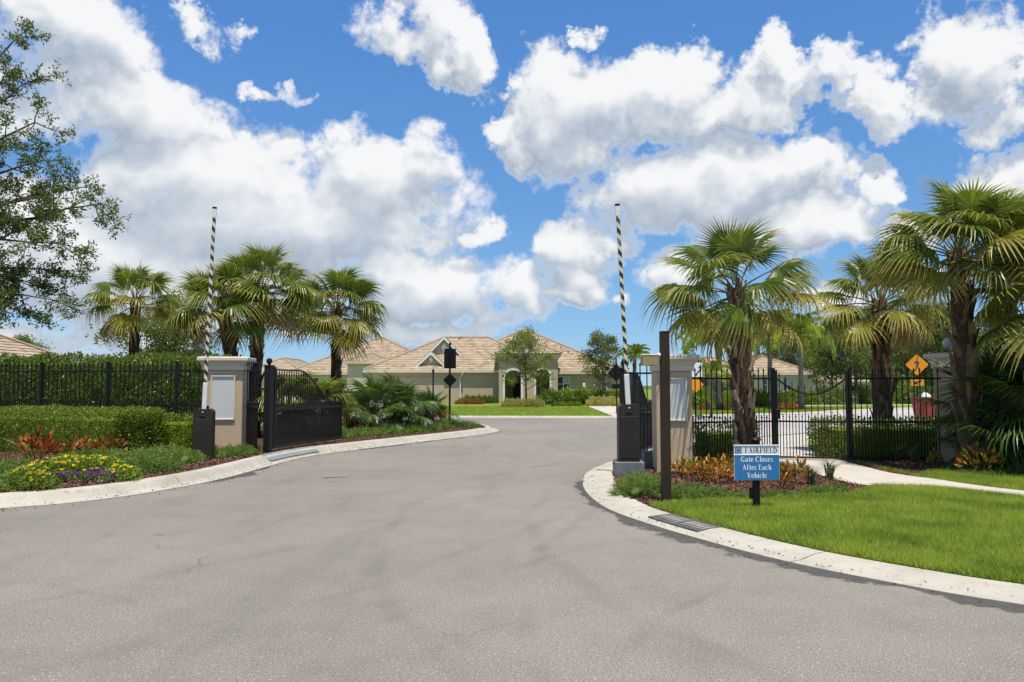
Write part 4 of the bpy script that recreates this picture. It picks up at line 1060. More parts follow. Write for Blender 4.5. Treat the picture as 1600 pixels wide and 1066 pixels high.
# low clumping fan palms
def low_palm(loc, size, label, seed, n=16, h=.45, key='fan_d', lo=-15, group='low clumping fan palms', stem=.10):
    rg = random.Random(seed); t = thing('low_fan_palm', label, 'palm shrub', loc, rg.uniform(0, 6), group)
    mb = MB(); mb.tube([(0, 0, -.1), (.02, 0, h*.5), (0, .02, h)], [stem*1.2, stem, stem*.8], 9, 0, .12, rg); tr = obj('trunk', mb, 'trunk_palm', t)
    for i in range(int(14 * h / .5)):
        a = i * 2.4; link('leaf_base', HUSK['husk_brown'][i % 5], tr, (stem*.95 * cos(a), stem*.95 * sin(a), h * i / (14 * h / .5) * .8), (0, .1, a), (1, 1, .6))
    for i in range(n):
        u = i / (n-1); el = R(82 + (lo - 82) * u + rg.uniform(-8, 8)); az = i * 2.39996 + rg.uniform(-.3, .3)
        me = FAN[key][rg.randrange(len(FAN[key]))]
        link('frond', me, t, (0, 0, h - .05), orient(az, el, rg.uniform(-.4, .4)), size * rg.uniform(.8, 1.1))
    return t
low_palm(at(588, 23.6, ZL), .80, 'dark low fan palm on a short trunk, left of the pair by the black signs', 31, 20, .62, lo=-35)
low_palm(at(624, 24.6, ZL), .80, 'dark low fan palm on a short trunk, closer of the pair to the black signs', 33, 20, .60, lo=-35)
low_palm(at(672, 26.6, ZL), .66, 'small ragged fan palm around the thin dark post', 35, 13, .4)
low_palm(at(452, 22.2, ZL), .86, 'bright low fan palm behind the hinged end of the gate leaf', 37, 17, .8, 'fan', lo=-30)
low_palm(at(505, 22.8, ZL), .84, 'bright low fan palm behind the swept-down end of the gate leaf', 39, 17, .6, 'fan', lo=-30)
low_palm(at(550, 25.2, ZL), .7, 'low fan palm half hidden between gate leaf and the dark pair', 41, 13, .4, 'fan', lo=-20)
low_palm(at(1606, 13.8, ZR), .92, 'big dark fan palm shrub overhanging crotons at the photo edge', 43, 22, .7, lo=-45)
low_palm(at(1562, 14.4, ZR), 1.0, 'dark fan palm shrub beside the trunk of the tallest palm', 45, 20, .7, lo=-50)
low_palm(at(1655, 13.6, ZR), 1.0, 'dark fan palm shrub half out of the photo edge', 47, 18, .9, lo=-40)
low_palm(at(1542, 14.0, ZR), .78, 'smallest dark fan palm shrub, spilling over the mulch by the end pillar', 49, 12, .25, lo=-25)

def queen_frond(seed, L=2.5, nl=36, mat='queen'):
    rg = random.Random(seed); mb = MB(); P = []
    for i in range(9):
        s = i / 8; P.append(Vector((L * (s - .28 * s**2.5), 0, L * (.30 * s - .72 * s**2.3))))
    mb.tube([tuple(p) for p in P], [.03 * (1 - .85 * i/8) for i in range(9)], 4, 1)
    def at_(s):
        x = s * 8; i = min(7, int(x)); return P[i].lerp(P[i+1], x - i)
    for k in range(nl):
        s = .14 + .86 * k / nl; p = at_(s); ll = L * .30 * sin(pi * (.12 + .80 * s)) * rg.uniform(.85, 1.1)
        for sd in (-1, 1):
            d = Vector((.5 + rg.uniform(-.15, .2), sd * rg.uniform(.7, 1.), rg.uniform(-.35, .25))).normalized()
            m = p + d * ll * .5; tip = p + d * ll * .75 + Vector((0, 0, -ll * rg.uniform(.35, .6))); w = Vector((.05, 0, .02))
            mb.add([tuple(p - w*.5), tuple(p + w*.5), tuple(m + w), tuple(m - w), tuple(tip)], [(0,1,2,3), (3,2,4)], 0, [(0,0),(0,0),(.5,0),(.5,0),(1,0)])
    return mb
QUEEN = [queen_frond(50 + i).mesh('frond', ['queen', 'petiole']) for i in range(3)]
def queen_palm(loc, h, size, label, seed, n=16, red=True, rad=.16):
    rg = random.Random(seed); t = thing('queen_palm', label, 'palm tree', loc, 0, 'feathery palms beyond the fence')
    mb = MB(); mb.tube([(rg.uniform(-.02,.02), 0, -.1 + (h + .1) * i/8) for i in range(9)], [rad * (1.15 - .3 * i/8) for i in range(9)], 10, 0, .04, rg); tr = obj('trunk', mb, 'trunk_grey', t, smooth_=True)
    mb = MB(); mb.tube([(0, 0, h*.72), (0, 0, h*.85), (0, 0, h + .1)], [rad*1.0, rad*1.12, rad*.7], 10, 0, .06, rg); obj('crownshaft', mb, 'trunk_red' if red else 'trunk_grey', t, smooth_=True)
    for i in range(n):
        u = i / (n-1); link('frond', QUEEN[i % 3], t, (0, 0, h), orient(i * 2.39996 + rg.uniform(-.2, .2), R(72 - 82 * u + rg.uniform(-8, 8)), rg.uniform(-.3, .3)), size * (.8 + .25 * u) * rg.uniform(.9, 1.1))
queen_palm(at(1124, 48, .07), 4.4, 1.3, 'feathery palm with red-brown upper trunk, nearest the stucco pillar', 61, 18)
queen_palm(at(1203, 52, .07), 5.2, 1.3, 'feathery palm with pale trunk seen beside the pedestrian gate post', 63, 18, False)
queen_palm(at(1251, 49, .07), 4.7, 1.2, 'feathery palm with grey trunk seen above the pedestrian gate', 65, 16, False)
queen_palm(at(1110, 38, ZR), 2.1, .62, 'small young feathery palm with slender stem behind the picket fence', 67, 12, False, .07)
queen_palm(at(992, 84, .07), 4.6, 1.1, 'distant feathery palm showing above the edge-on gate leaf', 69, 15)
queen_palm(at(1185, 70, .07), 5.2, 1.1, 'distant feathery palm behind the peeling palm trunk', 71, 15)

# ---------------------------------------------------------------- broadleaf trees
def grow(mbw, tips, p, d, length, r, depth, rg, spread=.7, segs=4, upb=.15):
    pts = [p]; rr = [r]; q = p.copy(); dd = d.copy()
    for i in range(segs):
        dd = (dd + Vector((rg.uniform(-1,1), rg.uniform(-1,1), rg.uniform(-1,1))) * .18 + Vector((0, 0, upb * .3))).normalized()
        q = q + dd * length / segs; pts.append(q.copy()); rr.append(r * (1 - .55 * (i+1) / segs))
        if depth > 0 and i >= 1:
            for k in range(2 if i < segs - 1 else 3):
                a = Vector((rg.uniform(-1,1), rg.uniform(-1,1), rg.uniform(-.5,.8))).normalized()
                nd = (dd * (1 - spread * .5) + a * spread).normalized()
                grow(mbw, tips, q, nd, length * rg.uniform(.45, .68), rr[-1] * .65, depth - 1, rg, spread, max(2, segs - 1), upb)
        if depth == 0: tips.append((q.copy(), dd.copy()))
    mbw.tube([tuple(x) for x in pts], rr, 5 if depth < 2 else 8)
def leaf_cloud(mb, tips, per, sp, L, W, rng, up=.2):
    P = np.array([tuple(t[0]) for t in tips]); D = np.array([tuple(t[1]) for t in tips])
    i = np.repeat(np.arange(len(P)), per); pos = P[i] + rng.normal(size=(len(i), 3)) * sp
    d = D[i] * .6 + rand_dirs(len(i), rng, up); d /= np.linalg.norm(d, axis=1, keepdims=True)
    leaves(mb, pos, d, L, W, rng)
def make_tree(seed, h, trunk_h, crown_r, per=14, L=.11, W=.06, mat='youngoak', r=.06, depth=2, sp=.16, nlimb=9, narrow=1.):
    rg = random.Random(seed); rng = np.random.default_rng(seed); w = MB(); tips = []
    K = 8; pts = [Vector((rg.uniform(-.04,.04) * i/2, rg.uniform(-.04,.04) * i/2, h * .93 * i / K)) for i in range(K+1)]
    w.tube([(0, 0, -.1)] + [tuple(p) for p in pts], [r*1.25] + [r * (1.15 - .95 * i/K) for i in range(K+1)], 8)
    for i in range(nlimb):
        s = trunk_h/h + (1 - trunk_h/h) * (i + .5) / nlimb * .95; x = s / .93 * K; j = min(K-1, int(x)); p = pts[j].lerp(pts[j+1], min(1, x - j)); a = i * 2.4 + rg.uniform(-.4, .4)
        e = .35 + .6 * s
        ln = crown_r * narrow * (1.15 - .75 * abs((s - trunk_h/h) / (1 - trunk_h/h) - .3)) * rg.uniform(.65, 1.05)
        grow(w, tips, p, Vector((cos(a) * cos(e), sin(a) * cos(e), sin(e))), ln * .8, r * .42, depth - 1, rg, .75)
    tips.append((pts[-1], Vector((0, 0, 1))))
    c = MB(); leaf_cloud(c, tips, per, sp, L, W, rng)
    return w.mesh('trunk', 'bark'), c.mesh('crown', mat)
def tree(name, meshes, loc, label, sc=1., rz=0., group=None, cat='tree'):
    t = thing(name, label, cat, loc, rz, group); t.scale = sc if hasattr(sc, '__len__') else (sc,) * 3
    link('trunk', meshes[0], t); c = link('crown', meshes[1], t); return t
YO = [make_tree(101 + k, 6., 1.3, 1.9, 8, .17, .09, 'youngoak', .08, 3, .16, 12) for k in range(2)]
tree('young_oak', YO[0], at(822, 56, .075), 'young oak in front of the arched house entry', (1.0, 1.0, .80), .4)
tree('young_oak', YO[1], at(942, 58, .075), 'slender young oak in front of the right end of the large house', (.85, .85, .82), 1.4)
FT = [make_tree(121 + k, 7., 1.6, 3., 11, .24, .13, 'fartree', .11, 3, .26, 12) for k in range(3)]
for k, (px, d, s, lb) in enumerate([(255, 31, .60, 'small airy tree rising above the tall hedge between palms'), (1300, 66, .80, 'leafy tree beyond the street seen through the pedestrian gate'),
     (1338, 62, .92, 'loose-crowned tree beyond the street left of the fence palm trunk'), (1362, 84, .98, 'far leafy tree directly behind the fence palm trunk'), (1415, 72, .95, 'far tree just left of the walking-figure sign'),
     (1446, 80, 1.0, 'far tree behind the walking-figure sign and red bin'), (1275, 88, .85, 'far tree between the pale house and the loose-crowned tree'), (1478, 70, 1.0, 'far tree rising behind the end pillar'), (1228, 74, .75, 'leafy tree in front of the pale house gable'),
     (1540, 84, 1.0, 'far tree glimpsed behind the dark palm shrubs'), (30, 44, .52, 'small tree behind the roof end below the oak branches')]):
    tree('garden_tree', FT[k % 3], at(px, d, .075), lb, (s, s, s * (.95 + .1 * (k % 2))), k * 1.3, 'trees in the far gardens')
# overhanging live oak: trunk stands outside the picture
def live_oak():
    rg = random.Random(77); rng = np.random.default_rng(77); w = MB(); tips = []
    base = Vector((-19.6, 21.6, ZL)); t = thing('live_oak', 'spreading live oak whose leafy branches reach in over the fence', 'tree', tuple(base))
    w.tube([(0, 0, -.2), (.1, 0, 1.2), (.3, .1, 3.), (.6, .0, 4.9)], [.5, .42, .36, .32], 12, 0, .05, rg)
    def tgt(px, py, d): r = ray(px, py); k = d / r.y; return Vector((r.x * k, d, EYE + r.z * k)) - base
    fork = Vector((.6, 0, 4.6))
    for (px, py, d, r) in [(20, 60, 10.6, .06), (55, 190, 10.2, .055), (60, 250, 11., .05), (85, 300, 10.4, .06), (150, 318, 10.2, .05), (120, 290, 11.2, .045), (95, 380, 10.1, .04), (105, 425, 10.8, .035),
                           (25, 440, 10.6, .05), (80, 470, 10.3, .04), (10, 350, 10.4, .06), (0, 130, 11., .06), (-60, 200, 10.5, .06), (-120, 100, 11., .07), (-80, 420, 10.2, .05), (40, 130, 11.4, .04), (15, 475, 10.9, .035)]:
        d = d * 1.0 + 10.2; e = tgt(px, py, d); r = r * 1.9; mid = fork.lerp(e, .5) + Vector((rg.uniform(-.4,.4), rg.uniform(-.6,.6), rg.uniform(.1,.8)))
        pts = [fork + Vector((rg.uniform(-.06,.06), rg.uniform(-.06,.06), rg.uniform(-.25,.3)))]
        for k in range(1, 9):
            s = k / 8; q = fork * (1-s)**2 + mid * 2 * s * (1-s) + e * s * s; pts.append(q + Vector((rg.uniform(-1,1), rg.uniform(-1,1), rg.uniform(-1,1))) * .07)
        w.tube([tuple(p) for p in pts], [r * (1.25 - 1.1 * k/8) for k in range(9)], 6)
        for k in range(4, 9):
            dd = (pts[k] - pts[k-1]).normalized()
            for _ in range(3):
                a = Vector((rg.uniform(-1,1), rg.uniform(-1,1), rg.uniform(-.8,.7))).normalized()
                grow(w, tips, pts[k], (dd * .55 + a * .8).normalized(), rg.uniform(.4, .8), .018, 1, rg, .8, 4, -.05)
    obj('trunk', w, 'bark', t)
    c = MB(); leaf_cloud(c, tips, 7, .05, .115, .042, rng, .1); obj('crown', c, 'oak', t)
live_oak()

# ---------------------------------------------------------------- hedges
def hedge(name, path_, w, h, mat, label, dens, L, W, seed, z, group='clipped hedges', rough=.07, round_=.25):
    """clipped hedge along a ground line: leafy shell several leaves deep on a twiggy core"""
    rng = np.random.default_rng(seed); t = thing(name, label, 'hedge', (0, 0, 0), 0, group)
    P = np.array(catmull(path_, .2)); n = len(P)
    dv = np.gradient(P, axis=0); dv /= np.linalg.norm(dv, axis=1, keepdims=True); nv = np.stack([-dv[:, 1], dv[:, 0]], 1)
    seg = np.linalg.norm(np.diff(P, axis=0), axis=1).sum()
    m = int(dens * seg * (2 * h + w)); u = rng.uniform(0, 1, m); c = rng.uniform(0, 2*h + w, m)
    x = np.where(c < h, -w/2, np.where(c < h + w, c - h - w/2, w/2)); zz = np.where(c < h, c, np.where(c < h + w, h, 2*h + w - c))
    # round the shoulders
    fx = np.abs(x) / (w/2); k = np.clip((fx - (1 - round_)) / round_, 0, 1); zz = np.where((c >= h) & (c < h+w), zz - k**2 * round_ * w * .22, zz)
    idx = u * (n-1); i0 = np.minimum(idx.astype(int), n-2); fr = idx - i0
    base = P[i0] * (1-fr)[:, None] + P[i0+1] * fr[:, None]; nn = nv[i0]
    pos = np.concatenate([base + nn * x[:, None], (zz + z)[:, None]], 1)
    top = (c >= h) & (c < h+w)
    out = np.where(top[:, None], np.array([[0, 0, 1.]]), np.concatenate([nn * np.sign(x)[:, None], np.zeros((m, 1))], 1))
    ends = rng.random(m) < w / (seg + w) * 1.6
    e = rng.random(m) < .5; ex = rng.uniform(-w/2, w/2, m); ez = rng.uniform(0, h, m)
    pe = np.where(e[:, None], P[0][None], P[-1][None]); ne = np.where(e[:, None], nv[0][None], nv[-1][None]); de = np.where(e[:, None], -dv[0][None], dv[-1][None])
    pos[ends] = np.concatenate([pe + ne * ex[:, None], (ez + z)[:, None]], 1)[ends]; out[ends] = np.concatenate([de, np.zeros((m, 1))], 1)[ends]
    lump = np.sin(pos[:, 0]*5.1 + pos[:, 1]*3.3) * np.sin(pos[:, 2]*6 + pos[:, 0]*2.7 + pos[:, 1] * 4.) * rough
    pos = pos + out * (lump + rng.uniform(-.16, .03, m))[:, None] + rng.normal(size=(m, 3)) * .015
    d = out * .8 + rand_dirs(m, rng, .35); d /= np.linalg.norm(d, axis=1, keepdims=True)
    mb = MB(); leaves(mb, pos, d, L, W, rng); obj('foliage', mb, mat, t)
    mb = MB(); rr = []
    for i in range(n):
        a = max(.15, min(1, min(i, n-1-i) * .2 / .15)); ww = (w/2 - .15)
        rr.append([(P[i][0] + nv[i][0] * s * ww, P[i][1] + nv[i][1] * s * ww, z + q) for s, q in ((-1, .03), (1, .03), (1, h - .22), (.6, h - .16), (-.6, h - .16), (-1, h - .22))])
    rr[0] = [(p[0] + dv[0][0]*.15, p[1] + dv[0][1]*.15, p[2]) for p in rr[0]]; rr[-1] = [(p[0] - dv[-1][0]*.15, p[1] - dv[-1][1]*.15, p[2]) for p in rr[-1]]
    mb.rings(rr); obj('twig_core', mb, mat, t)
    return t
hedge('hedge', [(-14.5, 18.0), (-12.4, 17.65), (-10.6, 17.4), (-8.9, 16.9), (-8.0, 16.7)], 1.5, .95, 'hedge', 'bright clipped front hedge below the long iron fence', 1700, .05, .028, 5, ZL - .02, rough=.025, round_=.35)
hedge('hedge', [(-8.6, 18.0), (-7.8, 17.9), (-7.05, 17.75)], .9, .80, 'hedge', 'short clipped hedge end stepping back beside the barrier cabinet', 1700, .05, .028, 6, ZL - .02, rough=.025, round_=.35)
hedge('hedge', [(-15.5, 20.6), (-12, 20.4), (-9.6, 20.3), (-7.4, 20.1)], 1.1, 2.20, 'hedge_dark', 'tall dark hedge behind the long iron fence', 620, .085, .042, 7, ZL, rough=.08)
hedge('hedge', [(3.9, 16.4), (5.0, 16.75), (5.15, 16.8)], .75, .72, 'hedge', 'low hedge behind the pickets beside the stucco pillar', 1100, .055, .03, 8, ZR)
hedge('hedge', [(6.62, 16.75), (7.8, 16.75), (9.2, 16.6)], .85, .80, 'hedge', 'low hedge behind the pickets at the foot of the fence palm', 1100, .055, .03, 9, ZR)
# ---------------------------------------------------------------- shrubs and flowers
def juniper_mesh(seed, n=1500, rx=.5, rz=.38):
    rng = np.random.default_rng(seed); mb = MB(); k = n // 12
    a = rng.uniform(0, 2*pi, k); e = np.arccos(rng.uniform(.0, 1., k)); rr = rng.uniform(.55, 1.05, k)
    tip = np.stack([np.cos(a)*np.sin(e)*rx*rr, np.sin(a)*np.sin(e)*rx*rr, .03 + np.cos(e)*rz*rr], 1)
    dr = tip * np.array([1, 1, .6]) + np.array([0, 0, .12]); dr /= np.linalg.norm(dr, axis=1, keepdims=True)
    i = np.repeat(np.arange(k), 12); s = rng.uniform(0, 1, len(i))[:, None]
    pos = tip[i] - dr[i] * (s * .16) + rng.normal(size=(len(i), 3)) * .008
    d = dr[i] + rng.normal(size=(len(i), 3)) * .55; d /= np.linalg.norm(d, axis=1, keepdims=True)
    leaves(mb, pos, d, .085, .016, rng)
    c = MB(); mb2 = mb
    rings = [[(rx*.55*r*cos(t), rx*.55*r*sin(t), z*rz*.6) for t in np.linspace(0, 2*pi, 10, endpoint=False)] for r, z in ((1, -.1), (1, .3), (.7, .75), (.15, 1.))]
    mb.rings(rings)
    return mb.mesh('juniper', 'juniper')
JUN = [juniper_mesh(200 + i, 2100) for i in range(4)]
def single(name, me, loc, label, cat, sc=1., rz=0., group=None): return tag(link(name, me, None, loc, (0, 0, rz), sc), label, cat, group)
ORD = 'first second third fourth fifth sixth seventh eighth ninth tenth eleventh twelfth thirteenth fourteenth fifteenth sixteenth seventeenth eighteenth'.split()
def junipers(spots, label, group, z):
    for i, (px, py, s) in enumerate(sorted(spots)):
        p = gp(px, py, z); single('juniper_shrub', JUN[i % 4], (*p, z - .02), f'{label}, {ORD[i]} from left', 'shrub', (s, s, s * .72), i * 1.7, group)
junipers([(205,728,1.1),(235,724,1.15),(262,718,1.1),(288,722,.9),(215,738,.9),(250,735,.9)], 'feathery green juniper in the drift left of the barrier cabinet', 'junipers left of the barrier cabinet', ZL)
junipers([(350,714,.9),(372,712,.85),(388,706,.7)], 'feathery juniper tucked between barrier cabinet and gate post', 'junipers between cabinet and gate post', ZL)
junipers([(8,765,1.0),(-15,752,1.1),(15,738,.9),(38,748,.7)], 'feathery juniper at the photo edge beside the yellow flowers', 'junipers at the left photo edge', ZL)
junipers([(130,718,.8),(165,716,.8),(105,722,.7)], 'low juniper between the crotons and the yellow flowers', 'junipers behind the flowers', ZL)
junipers([(548,684,1.),(570,682,1.05),(592,680,1.0),(612,679,1.05),(632,677,1.0),(652,676,.95),(668,675,.85),(690,670,1.05),(712,668,1.),(732,667,.9),(675,668,1.1),(700,663,1.),(655,668,1.),(745,669,.6)], 'rounded green juniper mound in the row along the kerb past the gate', 'juniper mounds along the far kerb', ZL)
junipers([(992,772,.75),(1012,768,.8),(1002,758,.8),(985,764,.55),(1025,760,.6)], 'bright juniper hugging the pale kerb by the barrier plinth', 'junipers by the barrier plinth', ZR)
junipers([(1068,780,.6),(1090,778,.62),(1112,776,.6),(1130,778,.5),(1078,768,.55)], 'low juniper at the lawn edge right of the brown post', 'junipers right of the brown post', ZR)
junipers([(1165,778,.4),(1215,776,.45),(1290,772,.5),(1268,772,.45),(1305,768,.5),(1240,776,.35)], 'sparse juniper scrambling over mulch behind the lawn', 'junipers behind the notice board', ZR)
junipers([(1552,746,.5),(1575,743,.55),(1600,742,.6),(1620,744,.6),(1512,742,.45)], 'low juniper under the crotons at the fan palm shrubs', 'junipers under the palm shrubs', ZR)
junipers([(1095,722,.5),(1075,718,.5),(1110,716,.5)], 'small juniper at the foot of the pillar behind crotons', 'junipers at the pillar foot', ZR)
def tuft(seed, n, h, spread, L, W, mat, stems=True, up=.8, leafy=True):
    rng = np.random.default_rng(seed); mb = MB()
    a = rng.uniform(0, 2*pi, n); r = spread * np.sqrt(rng.uniform(0, 1, n)); z = h * (.35 + .65 * rng.uniform(0, 1, n)) * (1 - .35 * (r/spread)**2)
    pos = np.stack([r*np.cos(a), r*np.sin(a), z], 1); d = np.stack([np.cos(a)*r/spread, np.sin(a)*r/spread, np.full(n, up)], 1) + rng.normal(size=(n, 3)) * .3
    d /= np.linalg.norm(d, axis=1, keepdims=True); leaves(mb, pos, d, L, W, rng)
    if stems:
        for k in range(6):
            b = rng.uniform(0, 2*pi); mb.tube([(0, 0, -.03), (spread*.35*cos(b), spread*.35*sin(b), h*.4), (spread*.6*cos(b), spread*.6*sin(b), h*.75)], [.014, .010, .005], 4)
    return mb.mesh('croton', mat)
CRO = {m: [tuft(300 + i, 100, .42, .3, .15, .062, m) for i in range(2)] for m in ('croton', 'croton_y', 'croton_r')}
def croton(px, py, z, label, mat='croton', sc=1., k=0, group=None):
    p = gp(px, py, z); single('croton', CRO[mat][k % 2], (*p, z), label, 'croton', sc, px * .1, group)
croton(58, 722, ZL, 'dark red-orange croton, tallest of the three before the front hedge', 'croton_r', (1.0, 1.0, 1.25))
croton(122, 714, ZL, 'orange croton in the middle before the front hedge', 'croton', (1.0, 1.0, .9), 1)
croton(168, 713, ZL, 'orange and yellow croton nearest the barrier cabinet', 'croton', (.95, .95, .95))
for i, (px, py, s) in enumerate([(1062,742,.75),(1075,732,.7),(1085,744,.8),(1095,752,.7),(1108,740,.8),(1122,754,.7),(1130,742,.85),(1138,732,.75),(1145,748,.8),(1160,752,.7)]):
    croton(px, py, ZR, f'orange and yellow croton between brown post and notice board, {ORD[i]} from left', ('croton_y', 'croton')[i % 2], (s, s, s * .8), i, 'crotons between post and notice board')
croton(1245, 756, ZR, 'yellow croton in the mulch just right of the notice board', 'croton_y', (.65, .65, .85))
croton(1222, 764, ZR, 'small orange croton at the lower corner of the notice board', 'croton', (.5, .5, .7), 1)
croton(1460, 730, ZR, 'tiny yellow croton alone at the end pillar foot', 'croton_y', (.35, .35, .7))
croton(1530, 741, ZR, 'yellow-orange croton under the dark fan palm shrub', 'croton_y', (1., 1., 1.05))
croton(1594, 738, ZR, 'red croton at the photo edge under fan palm shrub', 'croton_r', (.9, .9, 1.))
croton(540, 678, ZL, 'dull red shrub behind the free end of the gate leaf', 'croton_r', (1.1, 1.1, 1.3)); croton(603, 668, ZL, 'dull red shrub between the dark pair of fan palms', 'croton_r', (1., 1., 1.))
def star(seed, mat, n=26, L=.42, W=.055, up=.7):
    rng = np.random.default_rng(seed); mb = MB(); a = rng.uniform(0, 2*pi, n); e = rng.uniform(.25, 1.35, n)
    d = np.stack([np.cos(a)*np.cos(e), np.sin(a)*np.cos(e), np.sin(e)], 1); pos = np.zeros((n, 3)) + d * .03 + np.array([0, 0, .05]); leaves(mb, pos, d, L, W, rng)
    return mb.mesh('bromeliad', mat)
for px, py, m, lb, s in [(658, 664, 'purple_leaf', 'dark purple spiky bromeliad among the junipers by the black signs', 1.5), (690, 661, 'red_leaf', 'red spiky bromeliad at the foot of the black signs', 1.1), (675, 658, 'red_leaf', 'dull red bromeliad between the purple and the bright red one', .8)]:
    p = gp(px, py + 6, ZL); single('bromeliad', star(px, m, 34), (*p, ZL + .2), lb, 'bromeliad', s)
def strap(seed, mat, n=70, h=.45, w=.016, lean=.9):
    rng = np.random.default_rng(seed); mb = MB(); pos = np.concatenate([rng.normal(size=(n, 2)) * .035, np.zeros((n, 1))], 1); blades(mb, pos, h, w, rng, lean, 0, True); return mb.mesh('strap_leaves', mat)
for px, py, m, lb, s, z in [(1297, 748, 'lily', 'dark strappy lily clump at the edge of the footpath', .8, ZR), (1268, 758, 'lily', 'green strappy clump between yellow croton and dark lily', .7, ZR), (1400, 722, 'lily', 'green lily clump against the low hedge, next to the gate side post', .9, ZR), (1428, 724, 'lily', 'green lily clump against the low hedge, next to the end pillar', .9, ZR), (8, 705, 'lily', 'grassy clump beneath the front hedge at the photo edge', 1.6, ZL), (40, 722, 'fakahatchee', 'straw-tinged grassy clump left of the red croton', 1., ZL)]:
    p = gp(px, py, z); single('strappy_clump', strap(px, m), (*p, z), lb, 'plant', s)
def flower_mound(seed, petals, n=420, nf=70, rx=.3, rz=.26, fl=.035):
    rng = np.random.default_rng(seed); mb = MB(); d = rand_dirs(n, rng, .6); d[:, 2] = np.abs(d[:, 2]); pos = d * np.array([rx, rx, rz]) * rng.uniform(.6, 1., (n, 1)); leaves(mb, pos, d * .6 + rand_dirs(n, rng, .3) * .6, .07, .035, rng)
    d = rand_dirs(nf, rng, .9); d[:, 2] = np.abs(d[:, 2]); c = d * np.array([rx, rx, rz]) * 1.08
    i = np.repeat(np.arange(nf), 6); a = np.tile(np.arange(6) * pi / 3, nf); pd = np.stack([np.cos(a), np.sin(a), np.full(len(a), .5)], 1) + d[i] * .4; pd /= np.linalg.norm(pd, axis=1, keepdims=True)
    leaves(mb, c[i], pd, fl, fl * .8, rng, 1); return mb.mesh('flower_mound', ['lantana', petals])
YM = [flower_mound(400 + i, 'yellow_petal', 560, 24, fl=.036) for i in range(2)]; PM = flower_mound(410, 'purple_petal', 260, 34, .22, .2, .042)
for i, (px, py, s) in enumerate([(38,764,1.),(50,752,.9),(58,766,.9),(75,748,1.1),(95,742,1.1),(118,744,1.1),(142,742,1.1),(165,742,1.),(190,752,.9),(200,750,.7)]):
    p = gp(px, py, ZL); single('yellow_flower_mound', YM[i % 2], (*p, ZL), f'mound of small yellow flowers along the near kerb, {ORD[i]} from left', 'flowers', s, i, 'yellow flower mounds by the kerb')
for i, (px, py) in enumerate([(84,755),(107,753),(135,753),(146,749),(165,750),(172,754)]):
    p = gp(px, py, ZL); single('purple_flower_mound', PM, (*p, ZL), f'small clump of purple flowers before the yellow ones, {ORD[i]} from left', 'flowers', .72, i * 2, 'purple flower clumps by the kerb')
# garden shrubs across the street
def bush_mesh(seed, mat, n=2200, L=.16, W=.08):
    rng = np.random.default_rng(seed); d = rand_dirs(n, rng, .3); d[:, 2] = np.abs(d[:, 2]); lump = 1 + .16 * np.sin(d[:, 0]*5 + seed) * np.sin(d[:, 1]*6) + .1 * np.sin(d[:, 2]*9 + d[:, 0]*4)
    pos = d * lump[:, None] * np.array([1, 1, 1.]) * rng.uniform(.6, 1., (n, 1)); mb = MB(); leaves(mb, pos, d * .6 + rand_dirs(n, rng, .3) * .7, L, W, rng)
    mb.rings([[(r*cos(t), r*sin(t), z) for t in np.linspace(0, 2*pi, 10, endpoint=False)] for r, z in ((.6, 0), (.65, .3), (.4, .6), (.1, .7))]); return mb.mesh('bush', mat)
BU = {m: [bush_mesh(500 + i, m) for i in range(2)] for m in ('hedge_dark', 'hedge', 'fakahatchee', 'fartree', 'flowerbed')}
def bush(px, d, rx, rz, mat, label, group, i=0, z=.075):
    label = f'{label}, {ORD[i]} from left'
    single('garden_shrub', BU[mat][i % 2], at(px, d, z), label, 'shrub', (rx, rx * .8, rz), i * 1.1, group)
for i, px in enumerate(range(730, 792, 9)): bush(px, 64.6, .42, .62, 'hedge_dark', 'dark clipped shrub along the house wall beside the downspout', 'wall shrubs by the downspout', i)
for i, (px, s) in enumerate([(858,1.15),(870,1.0),(884,1.2),(897,1.1),(910,1.25),(924,1.15),(938,1.2),(950,1.1),(962,1.2),(974,1.2)]): bush(px, 60.5 + (i % 3) * .6, s, s * .95, 'hedge' if i % 3 else 'hedge_dark', 'loose green shrub under the window side of the large house', 'shrubs under the house window', i)
for i, px in enumerate((792, 800, 808, 817, 826, 835, 842)): bush(px, 53.5, .45, .55, 'fakahatchee', 'yellow variegated tuft ringing the young oak on the lawn', 'yellow tufts at the young oak', i)
for i, px in enumerate((925, 934, 943, 953, 961)): bush(px, 56, .5, .65, 'fakahatchee', 'yellow variegated shrub near the slender young oak', 'yellow shrubs at the slender oak', i)
for i, px in enumerate((722, 734, 746)): bush(px, 62, .6, .45, 'flowerbed', 'mixed orange flowers at the corner of the large house', 'corner flowers', i)
for i, px in enumerate((868, 878, 890, 902)): bush(px, 56.5, .34, .3, 'hedge', 'small light green dome along the lawn bed edge', 'dome shrubs on the lawn', i)
for i, (px, d, s, m) in enumerate([(1080,60,1.3,'hedge_dark'),(1090,53,1.3,'hedge'),(1105,54,1.2,'hedge_dark'),(1135,56,1.1,'hedge'),(1150,52,.9,'hedge'),(1172,57,1.3,'hedge_dark'),(1190,55,1.1,'hedge'),(1216,58,1.1,'hedge_dark'),(1240,60,1.2,'hedge'),(1262,60,1.1,'hedge'),(1285,62,1.4,'fartree'),(1310,60,1.3,'fartree'),(1335,64,1.5,'hedge_dark'),(1352,66,1.6,'fartree'),(1405,68,1.7,'hedge_dark'),(1420,64,1.6,'fartree'),(1440,68,1.6,'hedge_dark'),(1462,70,1.8,'fartree')]):
    bush(px, d, s, s * .95, m, 'garden shrub across the street seen through the right-hand pickets', 'shrubs seen through the right-hand pickets', i)
